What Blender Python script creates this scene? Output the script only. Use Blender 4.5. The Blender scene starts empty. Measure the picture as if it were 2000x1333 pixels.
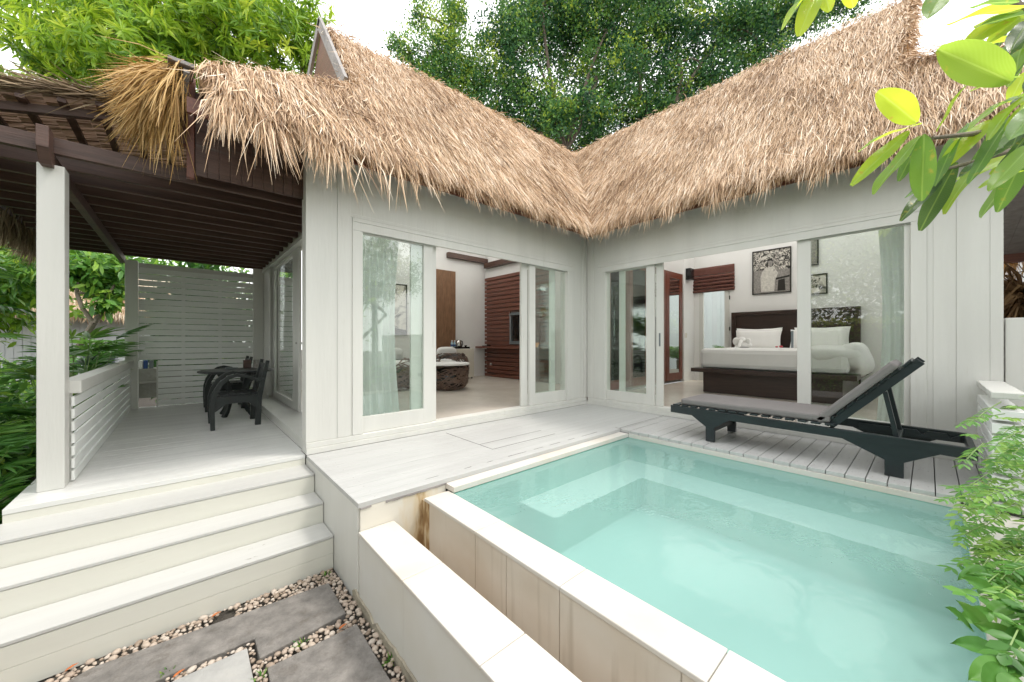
import bpy, math, random
import numpy as np
from mathutils import Vector, noise
random.seed(7); rng = np.random.default_rng(7)
sc = bpy.context.scene; col = sc.collection
R = math.radians
# ---------------------------------------------------------------- camera
CP = Vector((-5.314, -3.997, 1.1)); FP = 721.0; YAW = R(48.4)
cam = bpy.data.objects.new('camera', bpy.data.cameras.new('camera')); col.objects.link(cam)
cam.location = CP
cam.rotation_euler = (R(90), 0, -(R(90) - R(48.4)))
cam.data.lens = 12.98; cam.data.sensor_width = 36; cam.data.clip_start = 0.05; cam.data.clip_end = 500
sc.camera = cam
# ---------------------------------------------------------------- sky, sun, exposure
SUN_DIR = Vector((0.47 * 0.80, -0.47 * 0.60, 0.883)).normalized()
w = bpy.data.worlds.new('World'); sc.world = w; w.use_nodes = True
nt = w.node_tree; nt.nodes.clear()
sky = nt.nodes.new('ShaderNodeTexSky'); sky.sky_type = 'NISHITA'; sky.sun_disc = False
sky.sun_elevation = math.asin(SUN_DIR.z); sky.sun_rotation = math.atan2(SUN_DIR.x, SUN_DIR.y)
sky.air_density = 1.0; sky.dust_density = 4.0
mx = nt.nodes.new('ShaderNodeMixRGB'); mx.inputs[0].default_value = 0.82; mx.inputs[2].default_value = (9.6, 9.6, 9.4, 1)
bg = nt.nodes.new('ShaderNodeBackground'); bg.inputs[1].default_value = 0.145
wo = nt.nodes.new('ShaderNodeOutputWorld')
nt.links.new(sky.outputs[0], mx.inputs[1]); nt.links.new(mx.outputs[0], bg.inputs[0]); nt.links.new(bg.outputs[0], wo.inputs[0])
sl = bpy.data.lights.new('sun', 'SUN'); sl.energy = 1.0; sl.angle = R(10); sl.color = (1, 0.95, 0.87)
sun = bpy.data.objects.new('sun', sl); col.objects.link(sun); sun.location = (0, 0, 20)
sun.rotation_euler = SUN_DIR.to_track_quat('Z', 'Y').to_euler()
sc.render.engine = 'CYCLES'
sc.view_settings.view_transform = 'Standard'; sc.view_settings.look = 'None'
sc.view_settings.exposure = 1.0; sc.view_settings.gamma = 1
try:
    sc.cycles.max_bounces = 10; sc.cycles.diffuse_bounces = 6; sc.cycles.transparent_max_bounces = 16
    sc.cycles.sample_clamp_indirect = 6
except Exception: pass
# ---------------------------------------------------------------- materials
M = {}
def newmat(name):
    m = bpy.data.materials.new(name); m.use_nodes = True; M[name] = m
    n = m.node_tree; b = n.nodes['Principled BSDF']
    return m, n, b, n.nodes['Material Output']
def N(n, t, **k):
    x = n.nodes.new(t)
    for a, v in k.items(): setattr(x, a, v)
    return x
def simple(name, c, rough=0.5, var=0.12, scale=6.0, bump=0.0, bscale=60.0, stretch=(1, 1, 1), dirt=0.0, dirtcol=(0.12, 0.1, 0.08), metal=0.0, spec=0.5, dscale=9.0, dthr=0.62, speck=0.0):
    m, n, b, o = newmat(name)
    tc = N(n, 'ShaderNodeTexCoord'); mp = N(n, 'ShaderNodeMapping'); mp.inputs['Scale'].default_value = stretch
    n.links.new(tc.outputs['Object'], mp.inputs[0])
    nz = N(n, 'ShaderNodeTexNoise'); nz.inputs['Scale'].default_value = scale; nz.inputs['Detail'].default_value = 8; nz.inputs['Roughness'].default_value = 0.65
    n.links.new(mp.outputs[0], nz.inputs['Vector'])
    rp = N(n, 'ShaderNodeValToRGB'); rp.color_ramp.elements[0].position = 0.3; rp.color_ramp.elements[1].position = 0.7
    lo = [max(0, x * (1 - var)) for x in c]; hi = [min(1, x * (1 + var * 0.6)) for x in c]
    rp.color_ramp.elements[0].color = (*lo, 1); rp.color_ramp.elements[1].color = (*hi, 1)
    n.links.new(nz.outputs[0], rp.inputs[0]); out = rp.outputs[0]
    if dirt > 0:
        n2 = N(n, 'ShaderNodeTexNoise'); n2.inputs['Scale'].default_value = dscale; n2.inputs['Detail'].default_value = 12; n2.inputs['Roughness'].default_value = 0.75
        n.links.new(mp.outputs[0], n2.inputs['Vector'])
        r2 = N(n, 'ShaderNodeValToRGB'); r2.color_ramp.elements[0].position = dthr; r2.color_ramp.elements[1].position = dthr + 0.12
        r2.color_ramp.elements[0].color = (0, 0, 0, 1); r2.color_ramp.elements[1].color = (dirt, dirt, dirt, 1)
        n.links.new(n2.outputs[0], r2.inputs[0])
        mm = N(n, 'ShaderNodeMixRGB'); mm.inputs[2].default_value = (*dirtcol, 1)
        n.links.new(r2.outputs[0], mm.inputs[0]); n.links.new(out, mm.inputs[1]); out = mm.outputs[0]
    if speck > 0:
        n4 = N(n, 'ShaderNodeTexNoise'); n4.inputs['Scale'].default_value = 16; n4.inputs['Detail'].default_value = 5; n4.inputs['Roughness'].default_value = 0.6
        mp4 = N(n, 'ShaderNodeMapping'); mp4.inputs['Scale'].default_value = (0.55, 1.3, 1); n.links.new(tc.outputs['Object'], mp4.inputs[0]); n.links.new(mp4.outputs[0], n4.inputs['Vector'])
        r4 = N(n, 'ShaderNodeValToRGB'); r4.color_ramp.elements[0].position = 0.80 - speck * 0.1; r4.color_ramp.elements[1].position = 0.83 - speck * 0.1
        r4.color_ramp.elements[0].color = (0, 0, 0, 1); r4.color_ramp.elements[1].color = (0.8, 0.8, 0.8, 1); n.links.new(n4.outputs[0], r4.inputs[0])
        m4 = N(n, 'ShaderNodeMixRGB'); m4.inputs[2].default_value = (0.16, 0.145, 0.12, 1); n.links.new(r4.outputs[0], m4.inputs[0]); n.links.new(out, m4.inputs[1]); out = m4.outputs[0]
    n.links.new(out, b.inputs['Base Color'])
    b.inputs['Roughness'].default_value = rough; b.inputs['Metallic'].default_value = metal
    b.inputs['Specular IOR Level'].default_value = spec
    if bump > 0:
        n3 = N(n, 'ShaderNodeTexNoise'); n3.inputs['Scale'].default_value = bscale; n3.inputs['Detail'].default_value = 6
        n.links.new(mp.outputs[0], n3.inputs['Vector'])
        bp = N(n, 'ShaderNodeBump'); bp.inputs['Strength'].default_value = bump; bp.inputs['Distance'].default_value = 0.01
        n.links.new(n3.outputs[0], bp.inputs['Height']); n.links.new(bp.outputs[0], b.inputs['Normal'])
    return m
def attr_leaf(name, cols, transl=0.35, rough=0.45, spec=0.4, tcol=None, vein=False):
    m, n, b, o = newmat(name)
    at = N(n, 'ShaderNodeAttribute'); at.attribute_name = 'rnd'
    rp = N(n, 'ShaderNodeValToRGB'); els = rp.color_ramp.elements
    while len(els) < len(cols): els.new(0.5)
    for i, c in enumerate(cols): els[i].position = i / (len(cols) - 1); els[i].color = (*c, 1)
    n.links.new(at.outputs['Fac'], rp.inputs[0]); n.links.new(rp.outputs[0], b.inputs['Base Color'])
    b.inputs['Roughness'].default_value = rough; b.inputs['Specular IOR Level'].default_value = spec
    if transl > 0:
        tr = N(n, 'ShaderNodeBsdfTranslucent'); ms = N(n, 'ShaderNodeMixShader'); ms.inputs[0].default_value = transl
        hs = N(n, 'ShaderNodeHueSaturation'); hs.inputs['Hue'].default_value = 0.475; hs.inputs['Saturation'].default_value = 1.0; hs.inputs['Value'].default_value = 1.5
        n.links.new(rp.outputs[0], hs.inputs['Color']); n.links.new(hs.outputs[0], tr.inputs[0])
        n.links.new(b.outputs[0], ms.inputs[1]); n.links.new(tr.outputs[0], ms.inputs[2]); n.links.new(ms.outputs[0], o.inputs[0])
    return m
simple('white_wood', (0.66, 0.655, 0.62), 0.42, 0.07, 3.0, 0.16, 40, (1, 1, 0.12), 0.35, (0.45, 0.43, 0.36), dscale=5, dthr=0.60, speck=0.4)
simple('white_slat', (0.85, 0.86, 0.84), 0.45, 0.09, 5.0, 0.15, 40, (0.2, 0.2, 1), 0.6, (0.35, 0.33, 0.27), dscale=6, dthr=0.64)
simple('deck_paint', (0.475, 0.475, 0.468), 0.36, 0.10, 4.0, 0.25, 26, (0.18, 1.6, 1), 0.75, (0.2, 0.18, 0.15), dscale=9, dthr=0.685, speck=1.0)
simple('porch_paint', (0.72, 0.72, 0.70), 0.28, 0.14, 4.0, 0.25, 26, (0.18, 1.6, 1), 0.7, (0.3, 0.26, 0.2), dscale=7, dthr=0.66, speck=1.0)
simple('riser_lightened', (0.66, 0.65, 0.585), 0.42, 0.07, 3.0, 0.15, 26, (0.15, 1.4, 1), 0.6, (0.42, 0.40, 0.27), dscale=5, dthr=0.60, speck=0.6)  # step paint made lighter and warmer to brighten the shaded upright faces
simple('step_paint', (0.52, 0.518, 0.50), 0.38, 0.10, 3.0, 0.2, 26, (0.15, 1.4, 1), 0.7, (0.36, 0.34, 0.22), dscale=7, dthr=0.60, speck=0.9)
simple('dark_gap', (0.08, 0.075, 0.07), 0.9)
simple('interior_wall', (0.80, 0.79, 0.78), 0.6, 0.03, 2.0)
simple('interior_floor', (0.66, 0.60, 0.53), 0.25, 0.10, 2.5, 0.0)
simple('dark_wood', (0.085, 0.042, 0.030), 0.42, 0.4, 6, 0.2, 30, (1, 1, 8))
simple('joist_wood', (0.095, 0.052, 0.040), 0.55, 0.45, 5, 0.3, 30, (0.3, 4, 4), 0.5, (0.14, 0.13, 0.115), dscale=4, dthr=0.58)
simple('slat_wood', (0.16, 0.055, 0.034), 0.4, 0.35, 6, 0.2, 30, (8, 0.5, 8))
simple('wardrobe_wood', (0.17, 0.048, 0.028), 0.3, 0.3, 6, 0.1, 30, (8, 8, 0.5))
simple('bed_wood', (0.045, 0.025, 0.02), 0.35, 0.35, 6, 0.1, 30, (8, 0.5, 8))
simple('grey_board', (0.30, 0.28, 0.27), 0.8, 0.3, 8, 0.3, 40, (1, 1, 1), 0.5, (0.1, 0.09, 0.08))
simple('black_paint', (0.018, 0.022, 0.023), 0.38, 0.4, 8, 0.25, 40, (1, 1, 1), 0.25, (0.09, 0.09, 0.08), dthr=0.62)
simple('chaise_paint', (0.018, 0.025, 0.028), 0.36, 0.35, 7, 0.35, 60, (1, 0.3, 1), 0.3, (0.1, 0.11, 0.11), dthr=0.66)
simple('cushion', (0.19, 0.175, 0.172), 0.85, 0.06, 5, 0.15, 300)
simple('concrete', (0.33, 0.32, 0.29), 0.85, 0.25, 5, 0.4, 30, dirt=0.6, dirtcol=(0.2, 0.15, 0.1))
simple('linen', (0.80, 0.79, 0.78), 0.8, 0.03, 5, 0.1, 60)
simple('blind_cloth', (0.14, 0.052, 0.038), 0.8, 0.2, 12, 0.1, 200)
simple('fridge_cream', (0.66, 0.62, 0.54), 0.5, 0.05)
simple('panel_bark', (0.24, 0.125, 0.065), 0.6, 0.35, 5, 0.4, 25, (6, 6, 0.8), 0.5, (0.40, 0.27, 0.15), dscale=8, dthr=0.55)
simple('metal', (0.6, 0.58, 0.55), 0.2, 0.05, metal=1.0)
simple('black_plastic', (0.012, 0.012, 0.013), 0.25, 0.1)
simple('grey_lacquer', (0.16, 0.18, 0.19), 0.3, 0.1)
simple('screen_glass', (0.008, 0.009, 0.010), 0.08, 0.1)
simple('bottle_water', (0.45, 0.62, 0.70), 0.15, 0.1)
simple('label_blue', (0.03, 0.08, 0.25), 0.5, 0.1)
simple('orange_card', (0.65, 0.25, 0.05), 0.5, 0.1)
simple('rattan', (0.15, 0.09, 0.065), 0.45, 0.5, 20)
simple('slab_stone', (0.20, 0.185, 0.17), 0.72, 0.45, 9.0, 0.8, 45, (1, 1, 1), 0.75, (0.11, 0.095, 0.08), dscale=6, dthr=0.53)
simple('slab_pale', (0.36, 0.355, 0.34), 0.75, 0.2, 6.0, 0.5, 30, (1, 1, 1), 0.4, (0.33, 0.31, 0.28), dscale=3, dthr=0.52)
simple('soil', (0.060, 0.052, 0.042), 0.95, 0.4, 20, 0.8, 60)
simple('bark', (0.13, 0.10, 0.075), 0.85, 0.4, 10, 0.6, 30, (2, 2, 0.5))
simple('bark_pale', (0.23, 0.19, 0.15), 0.85, 0.35, 10, 0.6, 30, (2, 2, 0.5))
simple('dry_leaf', (0.50, 0.14, 0.035), 0.5, 0.3, 30)
simple('hut_white', (0.72, 0.74, 0.76), 0.6, 0.05, 2)
simple('pool_inner', (0.45, 0.57, 0.54), 0.6, 0.05, 1.5)
simple('pool_wall', (0.19, 0.43, 0.36), 0.6, 0.06, 3)
simple('stem_green', (0.16, 0.26, 0.07), 0.5)
simple('pool_bench', (0.55, 0.65, 0.62), 0.6, 0.03, 1.5)
simple('photo_black', (0.02, 0.018, 0.015), 0.4, 0.1)
simple('photo_light', (0.62, 0.59, 0.54), 0.4, 0.3, 30)
simple('photo_mid', (0.30, 0.28, 0.26), 0.4, 0.5, 40)
simple('flower_red', (0.5, 0.06, 0.08), 0.5)
def tile_mat(name, c, stain):
    m, n, b, o = newmat(name)
    tc = N(n, 'ShaderNodeTexCoord'); mp = N(n, 'ShaderNodeMapping'); mp.inputs['Scale'].default_value = (14, 14, 0.9)
    n.links.new(tc.outputs['Object'], mp.inputs[0])
    nz = N(n, 'ShaderNodeTexNoise'); nz.inputs['Scale'].default_value = 1.0; nz.inputs['Detail'].default_value = 5
    n.links.new(mp.outputs[0], nz.inputs['Vector'])
    rp = N(n, 'ShaderNodeValToRGB'); rp.color_ramp.elements[0].position = 0.56; rp.color_ramp.elements[1].position = 0.78
    rp.color_ramp.elements[0].color = (0, 0, 0, 1); rp.color_ramp.elements[1].color = (1, 1, 1, 1)
    n.links.new(nz.outputs[0], rp.inputs[0])
    n2 = N(n, 'ShaderNodeTexNoise'); n2.inputs['Scale'].default_value = 2.2; n2.inputs['Detail'].default_value = 6
    n.links.new(tc.outputs['Object'], n2.inputs['Vector'])
    r2 = N(n, 'ShaderNodeValToRGB'); r2.color_ramp.elements[0].position = 0.35; r2.color_ramp.elements[1].position = 0.72
    r2.color_ramp.elements[0].color = (*c, 1); r2.color_ramp.elements[1].color = (*[a * 0.5 + s * 0.5 for a, s in zip(c, stain)], 1)
    n.links.new(n2.outputs[0], r2.inputs[0])
    ml = N(n, 'ShaderNodeMath', operation='MULTIPLY'); ml.inputs[1].default_value = 0.55 if name == 'tile_stained' else 0.12
    n.links.new(rp.outputs[0], ml.inputs[0])
    mm = N(n, 'ShaderNodeMixRGB'); mm.inputs[2].default_value = (0.33, 0.27, 0.20, 1) if name == 'tile_stained' else (*stain, 1)
    n.links.new(ml.outputs[0], mm.inputs[0]); n.links.new(r2.outputs[0], mm.inputs[1]); n.links.new(mm.outputs[0], b.inputs['Base Color'])
    b.inputs['Roughness'].default_value = 0.5
tile_mat('tile_white', (0.60, 0.585, 0.555), (0.55, 0.44, 0.32))
tile_mat('tile_stained', (0.62, 0.57, 0.50), (0.44, 0.33, 0.22))
tile_mat('tile_outer', (0.64, 0.63, 0.60), (0.56, 0.52, 0.44))
simple('tile_rust', (0.40, 0.24, 0.10), 0.7, 0.5, 14, 0.3, 30, (3, 3, 0.6))
m, n, b, o = newmat('rust_face')
tc = N(n, 'ShaderNodeTexCoord'); sp = N(n, 'ShaderNodeSeparateXYZ'); n.links.new(tc.outputs['Object'], sp.inputs[0])
mpr = N(n, 'ShaderNodeMapping'); mpr.inputs['Scale'].default_value = (6, 6, 1.5); n.links.new(tc.outputs['Object'], mpr.inputs[0])
nz = N(n, 'ShaderNodeTexNoise'); nz.inputs['Scale'].default_value = 4; nz.inputs['Detail'].default_value = 8; n.links.new(mpr.outputs[0], nz.inputs['Vector'])
sb = N(n, 'ShaderNodeMath', operation='SUBTRACT'); sb.inputs[1].default_value = 0.325; n.links.new(sp.outputs[0], sb.inputs[0])
abx = N(n, 'ShaderNodeMath', operation='ABSOLUTE'); n.links.new(sb.outputs[0], abx.inputs[0])
wn = N(n, 'ShaderNodeMath', operation='MULTIPLY_ADD'); wn.inputs[1].default_value = 0.22; wn.inputs[2].default_value = -0.11; n.links.new(nz.outputs[0], wn.inputs[0])
av = N(n, 'ShaderNodeMath', operation='ADD'); n.links.new(abx.outputs[0], av.inputs[0]); n.links.new(wn.outputs[0], av.inputs[1])
mr = N(n, 'ShaderNodeValToRGB'); mr.color_ramp.elements[0].position = 0.0; mr.color_ramp.elements[0].color = (0.28, 0.17, 0.075, 1); mr.color_ramp.elements[1].position = 0.16; mr.color_ramp.elements[1].color = (0.66, 0.63, 0.56, 1)
e = mr.color_ramp.elements.new(0.018); e.color = (0.46, 0.33, 0.18, 1); e = mr.color_ramp.elements.new(0.045); e.color = (0.62, 0.53, 0.38, 1)
n.links.new(av.outputs[0], mr.inputs[0]); n.links.new(mr.outputs[0], b.inputs['Base Color']); b.inputs['Roughness'].default_value = 0.7
simple('footing_stone', (0.36, 0.32, 0.25), 0.9, 0.4, 9, 0.8, 30, dirt=0.8, dirtcol=(0.10, 0.10, 0.05))
attr_leaf('straw', [(0.20, 0.11, 0.055), (0.44, 0.275, 0.15), (0.61, 0.425, 0.265), (0.73, 0.55, 0.38), (0.83, 0.71, 0.57)], 0.0, 0.55, 0.3)
attr_leaf('straw_gold', [(0.28, 0.15, 0.05), (0.50, 0.30, 0.10), (0.60, 0.40, 0.16), (0.68, 0.48, 0.24)], 0.0, 0.55, 0.3)
attr_leaf('straw_old', [(0.10, 0.065, 0.04), (0.26, 0.19, 0.12), (0.38, 0.30, 0.20)], 0.0, 0.8, 0.2)
attr_leaf('leaf_lime', [(0.06, 0.16, 0.015), (0.15, 0.31, 0.025), (0.28, 0.46, 0.035), (0.46, 0.58, 0.07)], 0.5, 0.4)
attr_leaf('leaf_ficus', [(0.018, 0.065, 0.035), (0.045, 0.14, 0.05), (0.11, 0.26, 0.05), (0.38, 0.50, 0.06)], 0.35, 0.4)
attr_leaf('leaf_dark', [(0.025, 0.09, 0.022), (0.06, 0.18, 0.032), (0.12, 0.30, 0.045), (0.28, 0.46, 0.06)], 0.3, 0.35)
attr_leaf('leaf_palm', [(0.03, 0.12, 0.03), (0.07, 0.22, 0.04), (0.13, 0.32, 0.055), (0.26, 0.45, 0.08)], 0.3, 0.35)
attr_leaf('leaf_hedge', [(0.05, 0.13, 0.02), (0.10, 0.22, 0.03), (0.24, 0.34, 0.04), (0.45, 0.50, 0.07)], 0.3, 0.45)
attr_leaf('leaf_bush', [(0.03, 0.10, 0.02), (0.06, 0.19, 0.03), (0.12, 0.29, 0.05), (0.26, 0.42, 0.08)], 0.35, 0.4)
attr_leaf('pebble', [(0.26, 0.20, 0.15), (0.38, 0.30, 0.24), (0.46, 0.38, 0.31), (0.50, 0.44, 0.38)], 0.0, 0.55, 0.3)
attr_leaf('dead_frond', [(0.12, 0.07, 0.035), (0.25, 0.15, 0.07), (0.35, 0.23, 0.12)], 0.1, 0.7, 0.2)
attr_leaf('weave_back', [(0.30, 0.26, 0.21), (0.33, 0.28, 0.22)], 0.5, 0.8, 0.2)
attr_leaf('weave', [(0.12, 0.09, 0.06), (0.28, 0.22, 0.15), (0.42, 0.35, 0.25), (0.54, 0.46, 0.34)], 0.35, 0.8, 0.2)
# plumeria leaf with ribs
m, n, b, o = newmat('leaf_plumeria')
at = N(n, 'ShaderNodeAttribute'); at.attribute_name = 'rnd'; rp = N(n, 'ShaderNodeValToRGB')
rp.color_ramp.elements[0].color = (0.012, 0.045, 0.02, 1); rp.color_ramp.elements[1].color = (0.24, 0.38, 0.02, 1)
e = rp.color_ramp.elements.new(0.5); e.color = (0.06, 0.18, 0.025, 1)
n.links.new(at.outputs['Fac'], rp.inputs[0])
uv = N(n, 'ShaderNodeAttribute'); uv.attribute_name = 'luv'
sep = N(n, 'ShaderNodeSeparateXYZ'); n.links.new(uv.outputs['Vector'], sep.inputs[0])
ab = N(n, 'ShaderNodeMath', operation='ABSOLUTE'); n.links.new(sep.outputs[1], ab.inputs[0])
m1 = N(n, 'ShaderNodeMath', operation='MULTIPLY'); m1.inputs[1].default_value = -0.25; n.links.new(ab.outputs[0], m1.inputs[0])
ad = N(n, 'ShaderNodeMath', operation='ADD'); n.links.new(sep.outputs[0], ad.inputs[0]); n.links.new(m1.outputs[0], ad.inputs[1])
m2 = N(n, 'ShaderNodeMath', operation='MULTIPLY'); m2.inputs[1].default_value = 170; n.links.new(ad.outputs[0], m2.inputs[0])
sn = N(n, 'ShaderNodeMath', operation='SINE'); n.links.new(m2.outputs[0], sn.inputs[0])
gt = N(n, 'ShaderNodeMath', operation='POWER'); gt.inputs[1].default_value = 6; 
ab2 = N(n, 'ShaderNodeMath', operation='ABSOLUTE'); n.links.new(sn.outputs[0], ab2.inputs[0]); n.links.new(ab2.outputs[0], gt.inputs[0])
mid = N(n, 'ShaderNodeMath', operation='LESS_THAN'); mid.inputs[1].default_value = 0.05; n.links.new(ab.outputs[0], mid.inputs[0])
mxx = N(n, 'ShaderNodeMath', operation='MAXIMUM'); n.links.new(gt.outputs[0], mxx.inputs[0]); n.links.new(mid.outputs[0], mxx.inputs[1])
ms2 = N(n, 'ShaderNodeMath', operation='MULTIPLY'); ms2.inputs[1].default_value = 0.35; n.links.new(mxx.outputs[0], ms2.inputs[0])
vm = N(n, 'ShaderNodeMixRGB'); vm.inputs[2].default_value = (0.30, 0.45, 0.12, 1)
n.links.new(ms2.outputs[0], vm.inputs[0]); n.links.new(rp.outputs[0], vm.inputs[1])
tcp = N(n, 'ShaderNodeTexCoord'); nzp = N(n, 'ShaderNodeTexNoise'); nzp.inputs['Scale'].default_value = 26; nzp.inputs['Detail'].default_value = 6; n.links.new(tcp.outputs['Object'], nzp.inputs['Vector'])
rsp = N(n, 'ShaderNodeValToRGB'); rsp.color_ramp.elements[0].position = 0.62; rsp.color_ramp.elements[1].position = 0.72; rsp.color_ramp.elements[0].color = (0, 0, 0, 1); rsp.color_ramp.elements[1].color = (0.7, 0.7, 0.7, 1); n.links.new(nzp.outputs[0], rsp.inputs[0])
bl_ = N(n, 'ShaderNodeMixRGB'); bl_.inputs[2].default_value = (0.30, 0.26, 0.04, 1); n.links.new(rsp.outputs[0], bl_.inputs[0]); n.links.new(vm.outputs[0], bl_.inputs[1]); vm = bl_
n.links.new(vm.outputs[0], b.inputs['Base Color'])
b.inputs['Roughness'].default_value = 0.22
tr = N(n, 'ShaderNodeBsdfTranslucent'); hs = N(n, 'ShaderNodeHueSaturation'); hs.inputs['Hue'].default_value = 0.47; hs.inputs['Value'].default_value = 2.6
n.links.new(vm.outputs[0], hs.inputs['Color']); n.links.new(hs.outputs[0], tr.inputs[0])
ms = N(n, 'ShaderNodeMixShader'); ms.inputs[0].default_value = 0.62
n.links.new(b.outputs[0], ms.inputs[1]); n.links.new(tr.outputs[0], ms.inputs[2]); n.links.new(ms.outputs[0], o.inputs[0])
bp = N(n, 'ShaderNodeBump'); bp.inputs['Strength'].default_value = 0.4; bp.inputs['Distance'].default_value = 0.004
n.links.new(mxx.outputs[0], bp.inputs['Height']); n.links.new(bp.outputs[0], b.inputs['Normal'])
# thin window glass, mirror, sheer curtain, water
def schlick(n, r0):
    lw = N(n, 'ShaderNodeLayerWeight'); lw.inputs[0].default_value = 0.5
    pw = N(n, 'ShaderNodeMath', operation='POWER'); pw.inputs[1].default_value = 5; n.links.new(lw.outputs['Facing'], pw.inputs[0])
    ml = N(n, 'ShaderNodeMath', operation='MULTIPLY_ADD'); ml.inputs[1].default_value = 1 - r0; ml.inputs[2].default_value = r0; n.links.new(pw.outputs[0], ml.inputs[0])
    ml.label = 'schlick'; n['lw'] = lw.name; return ml
def glassmat(name, tint, refl):
    m, n, b, o = newmat(name)
    tr = N(n, 'ShaderNodeBsdfTransparent'); tr.inputs[0].default_value = (*tint, 1)
    gl = N(n, 'ShaderNodeBsdfGlossy'); gl.inputs['Roughness'].default_value = 0.0; gl.inputs[0].default_value = (1, 1, 1, 1)
    fr = schlick(n, 0.04)
    ml = N(n, 'ShaderNodeMath', operation='MULTIPLY'); ml.inputs[1].default_value = refl; ml.use_clamp = True
    ms = N(n, 'ShaderNodeMixShader')
    n.links.new(fr.outputs[0], ml.inputs[0]); n.links.new(ml.outputs[0], ms.inputs[0])
    n.links.new(tr.outputs[0], ms.inputs[1]); n.links.new(gl.outputs[0], ms.inputs[2]); n.links.new(ms.outputs[0], o.inputs[0])
glassmat('glass', (0.94, 0.975, 0.955), 1.8)
m, n, b, o = newmat('mirror'); b.inputs['Metallic'].default_value = 1; b.inputs['Roughness'].default_value = 0.02; b.inputs['Base Color'].default_value = (0.85, 0.87, 0.86, 1)
m, n, b, o = newmat('fill_panel_diffuse'); tl = N(n, 'ShaderNodeBsdfTranslucent'); tl.inputs[0].default_value = (0.92, 0.92, 0.90, 1); n.links.new(tl.outputs[0], o.inputs[0])  # translucent sheet for the added ceiling panels that brighten the rooms
m, n, b, o = newmat('sheer')
b.inputs['Base Color'].default_value = (0.80, 0.84, 0.82, 1); b.inputs['Roughness'].default_value = 0.9
tl = N(n, 'ShaderNodeBsdfTranslucent'); tl.inputs[0].default_value = (0.8, 0.85, 0.83, 1)
tp = N(n, 'ShaderNodeBsdfTransparent'); a1 = N(n, 'ShaderNodeMixShader'); a1.inputs[0].default_value = 0.4; a2 = N(n, 'ShaderNodeMixShader'); a2.inputs[0].default_value = 0.12
n.links.new(b.outputs[0], a1.inputs[1]); n.links.new(tl.outputs[0], a1.inputs[2]); n.links.new(a1.outputs[0], a2.inputs[1]); n.links.new(tp.outputs[0], a2.inputs[2]); n.links.new(a2.outputs[0], o.inputs[0])
m, n, b, o = newmat('pool_water')
tr = N(n, 'ShaderNodeBsdfTransparent'); tr.inputs[0].default_value = (1, 1, 1, 1)
gl = N(n, 'ShaderNodeBsdfGlossy'); gl.inputs['Roughness'].default_value = 0.03
fr = schlick(n, 0.02)
df = N(n, 'ShaderNodeBsdfDiffuse'); df.inputs[0].default_value = (0.32, 0.515, 0.485, 1)
md = N(n, 'ShaderNodeMixShader'); md.inputs[0].default_value = 0.47
n.links.new(tr.outputs[0], md.inputs[1]); n.links.new(df.outputs[0], md.inputs[2])
ms = N(n, 'ShaderNodeMixShader'); n.links.new(fr.outputs[0], ms.inputs[0]); n.links.new(md.outputs[0], ms.inputs[1]); n.links.new(gl.outputs[0], ms.inputs[2]); n.links.new(ms.outputs[0], o.inputs[0])
tc = N(n, 'ShaderNodeTexCoord'); nz = N(n, 'ShaderNodeTexNoise'); nz.inputs['Scale'].default_value = 7; nz.inputs['Detail'].default_value = 3; nz.inputs['Distortion'].default_value = 0.6
mpw = N(n, 'ShaderNodeMapping'); mpw.inputs['Scale'].default_value = (1, 1.6, 1)
n.links.new(tc.outputs['Object'], mpw.inputs[0]); n.links.new(mpw.outputs[0], nz.inputs['Vector'])
bp = N(n, 'ShaderNodeBump'); bp.inputs['Strength'].default_value = 0.09; bp.inputs['Distance'].default_value = 0.03
n.links.new(nz.outputs[0], bp.inputs['Height'])
for x in (gl, n.nodes[n['lw']]): n.links.new(bp.outputs[0], x.inputs['Normal'])
va = N(n, 'ShaderNodeVolumeAbsorption'); va.inputs[0].default_value = (0.30, 0.90, 0.84, 1); va.inputs[1].default_value = 0.42
n.links.new(va.outputs[0], o.inputs[1])
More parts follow.
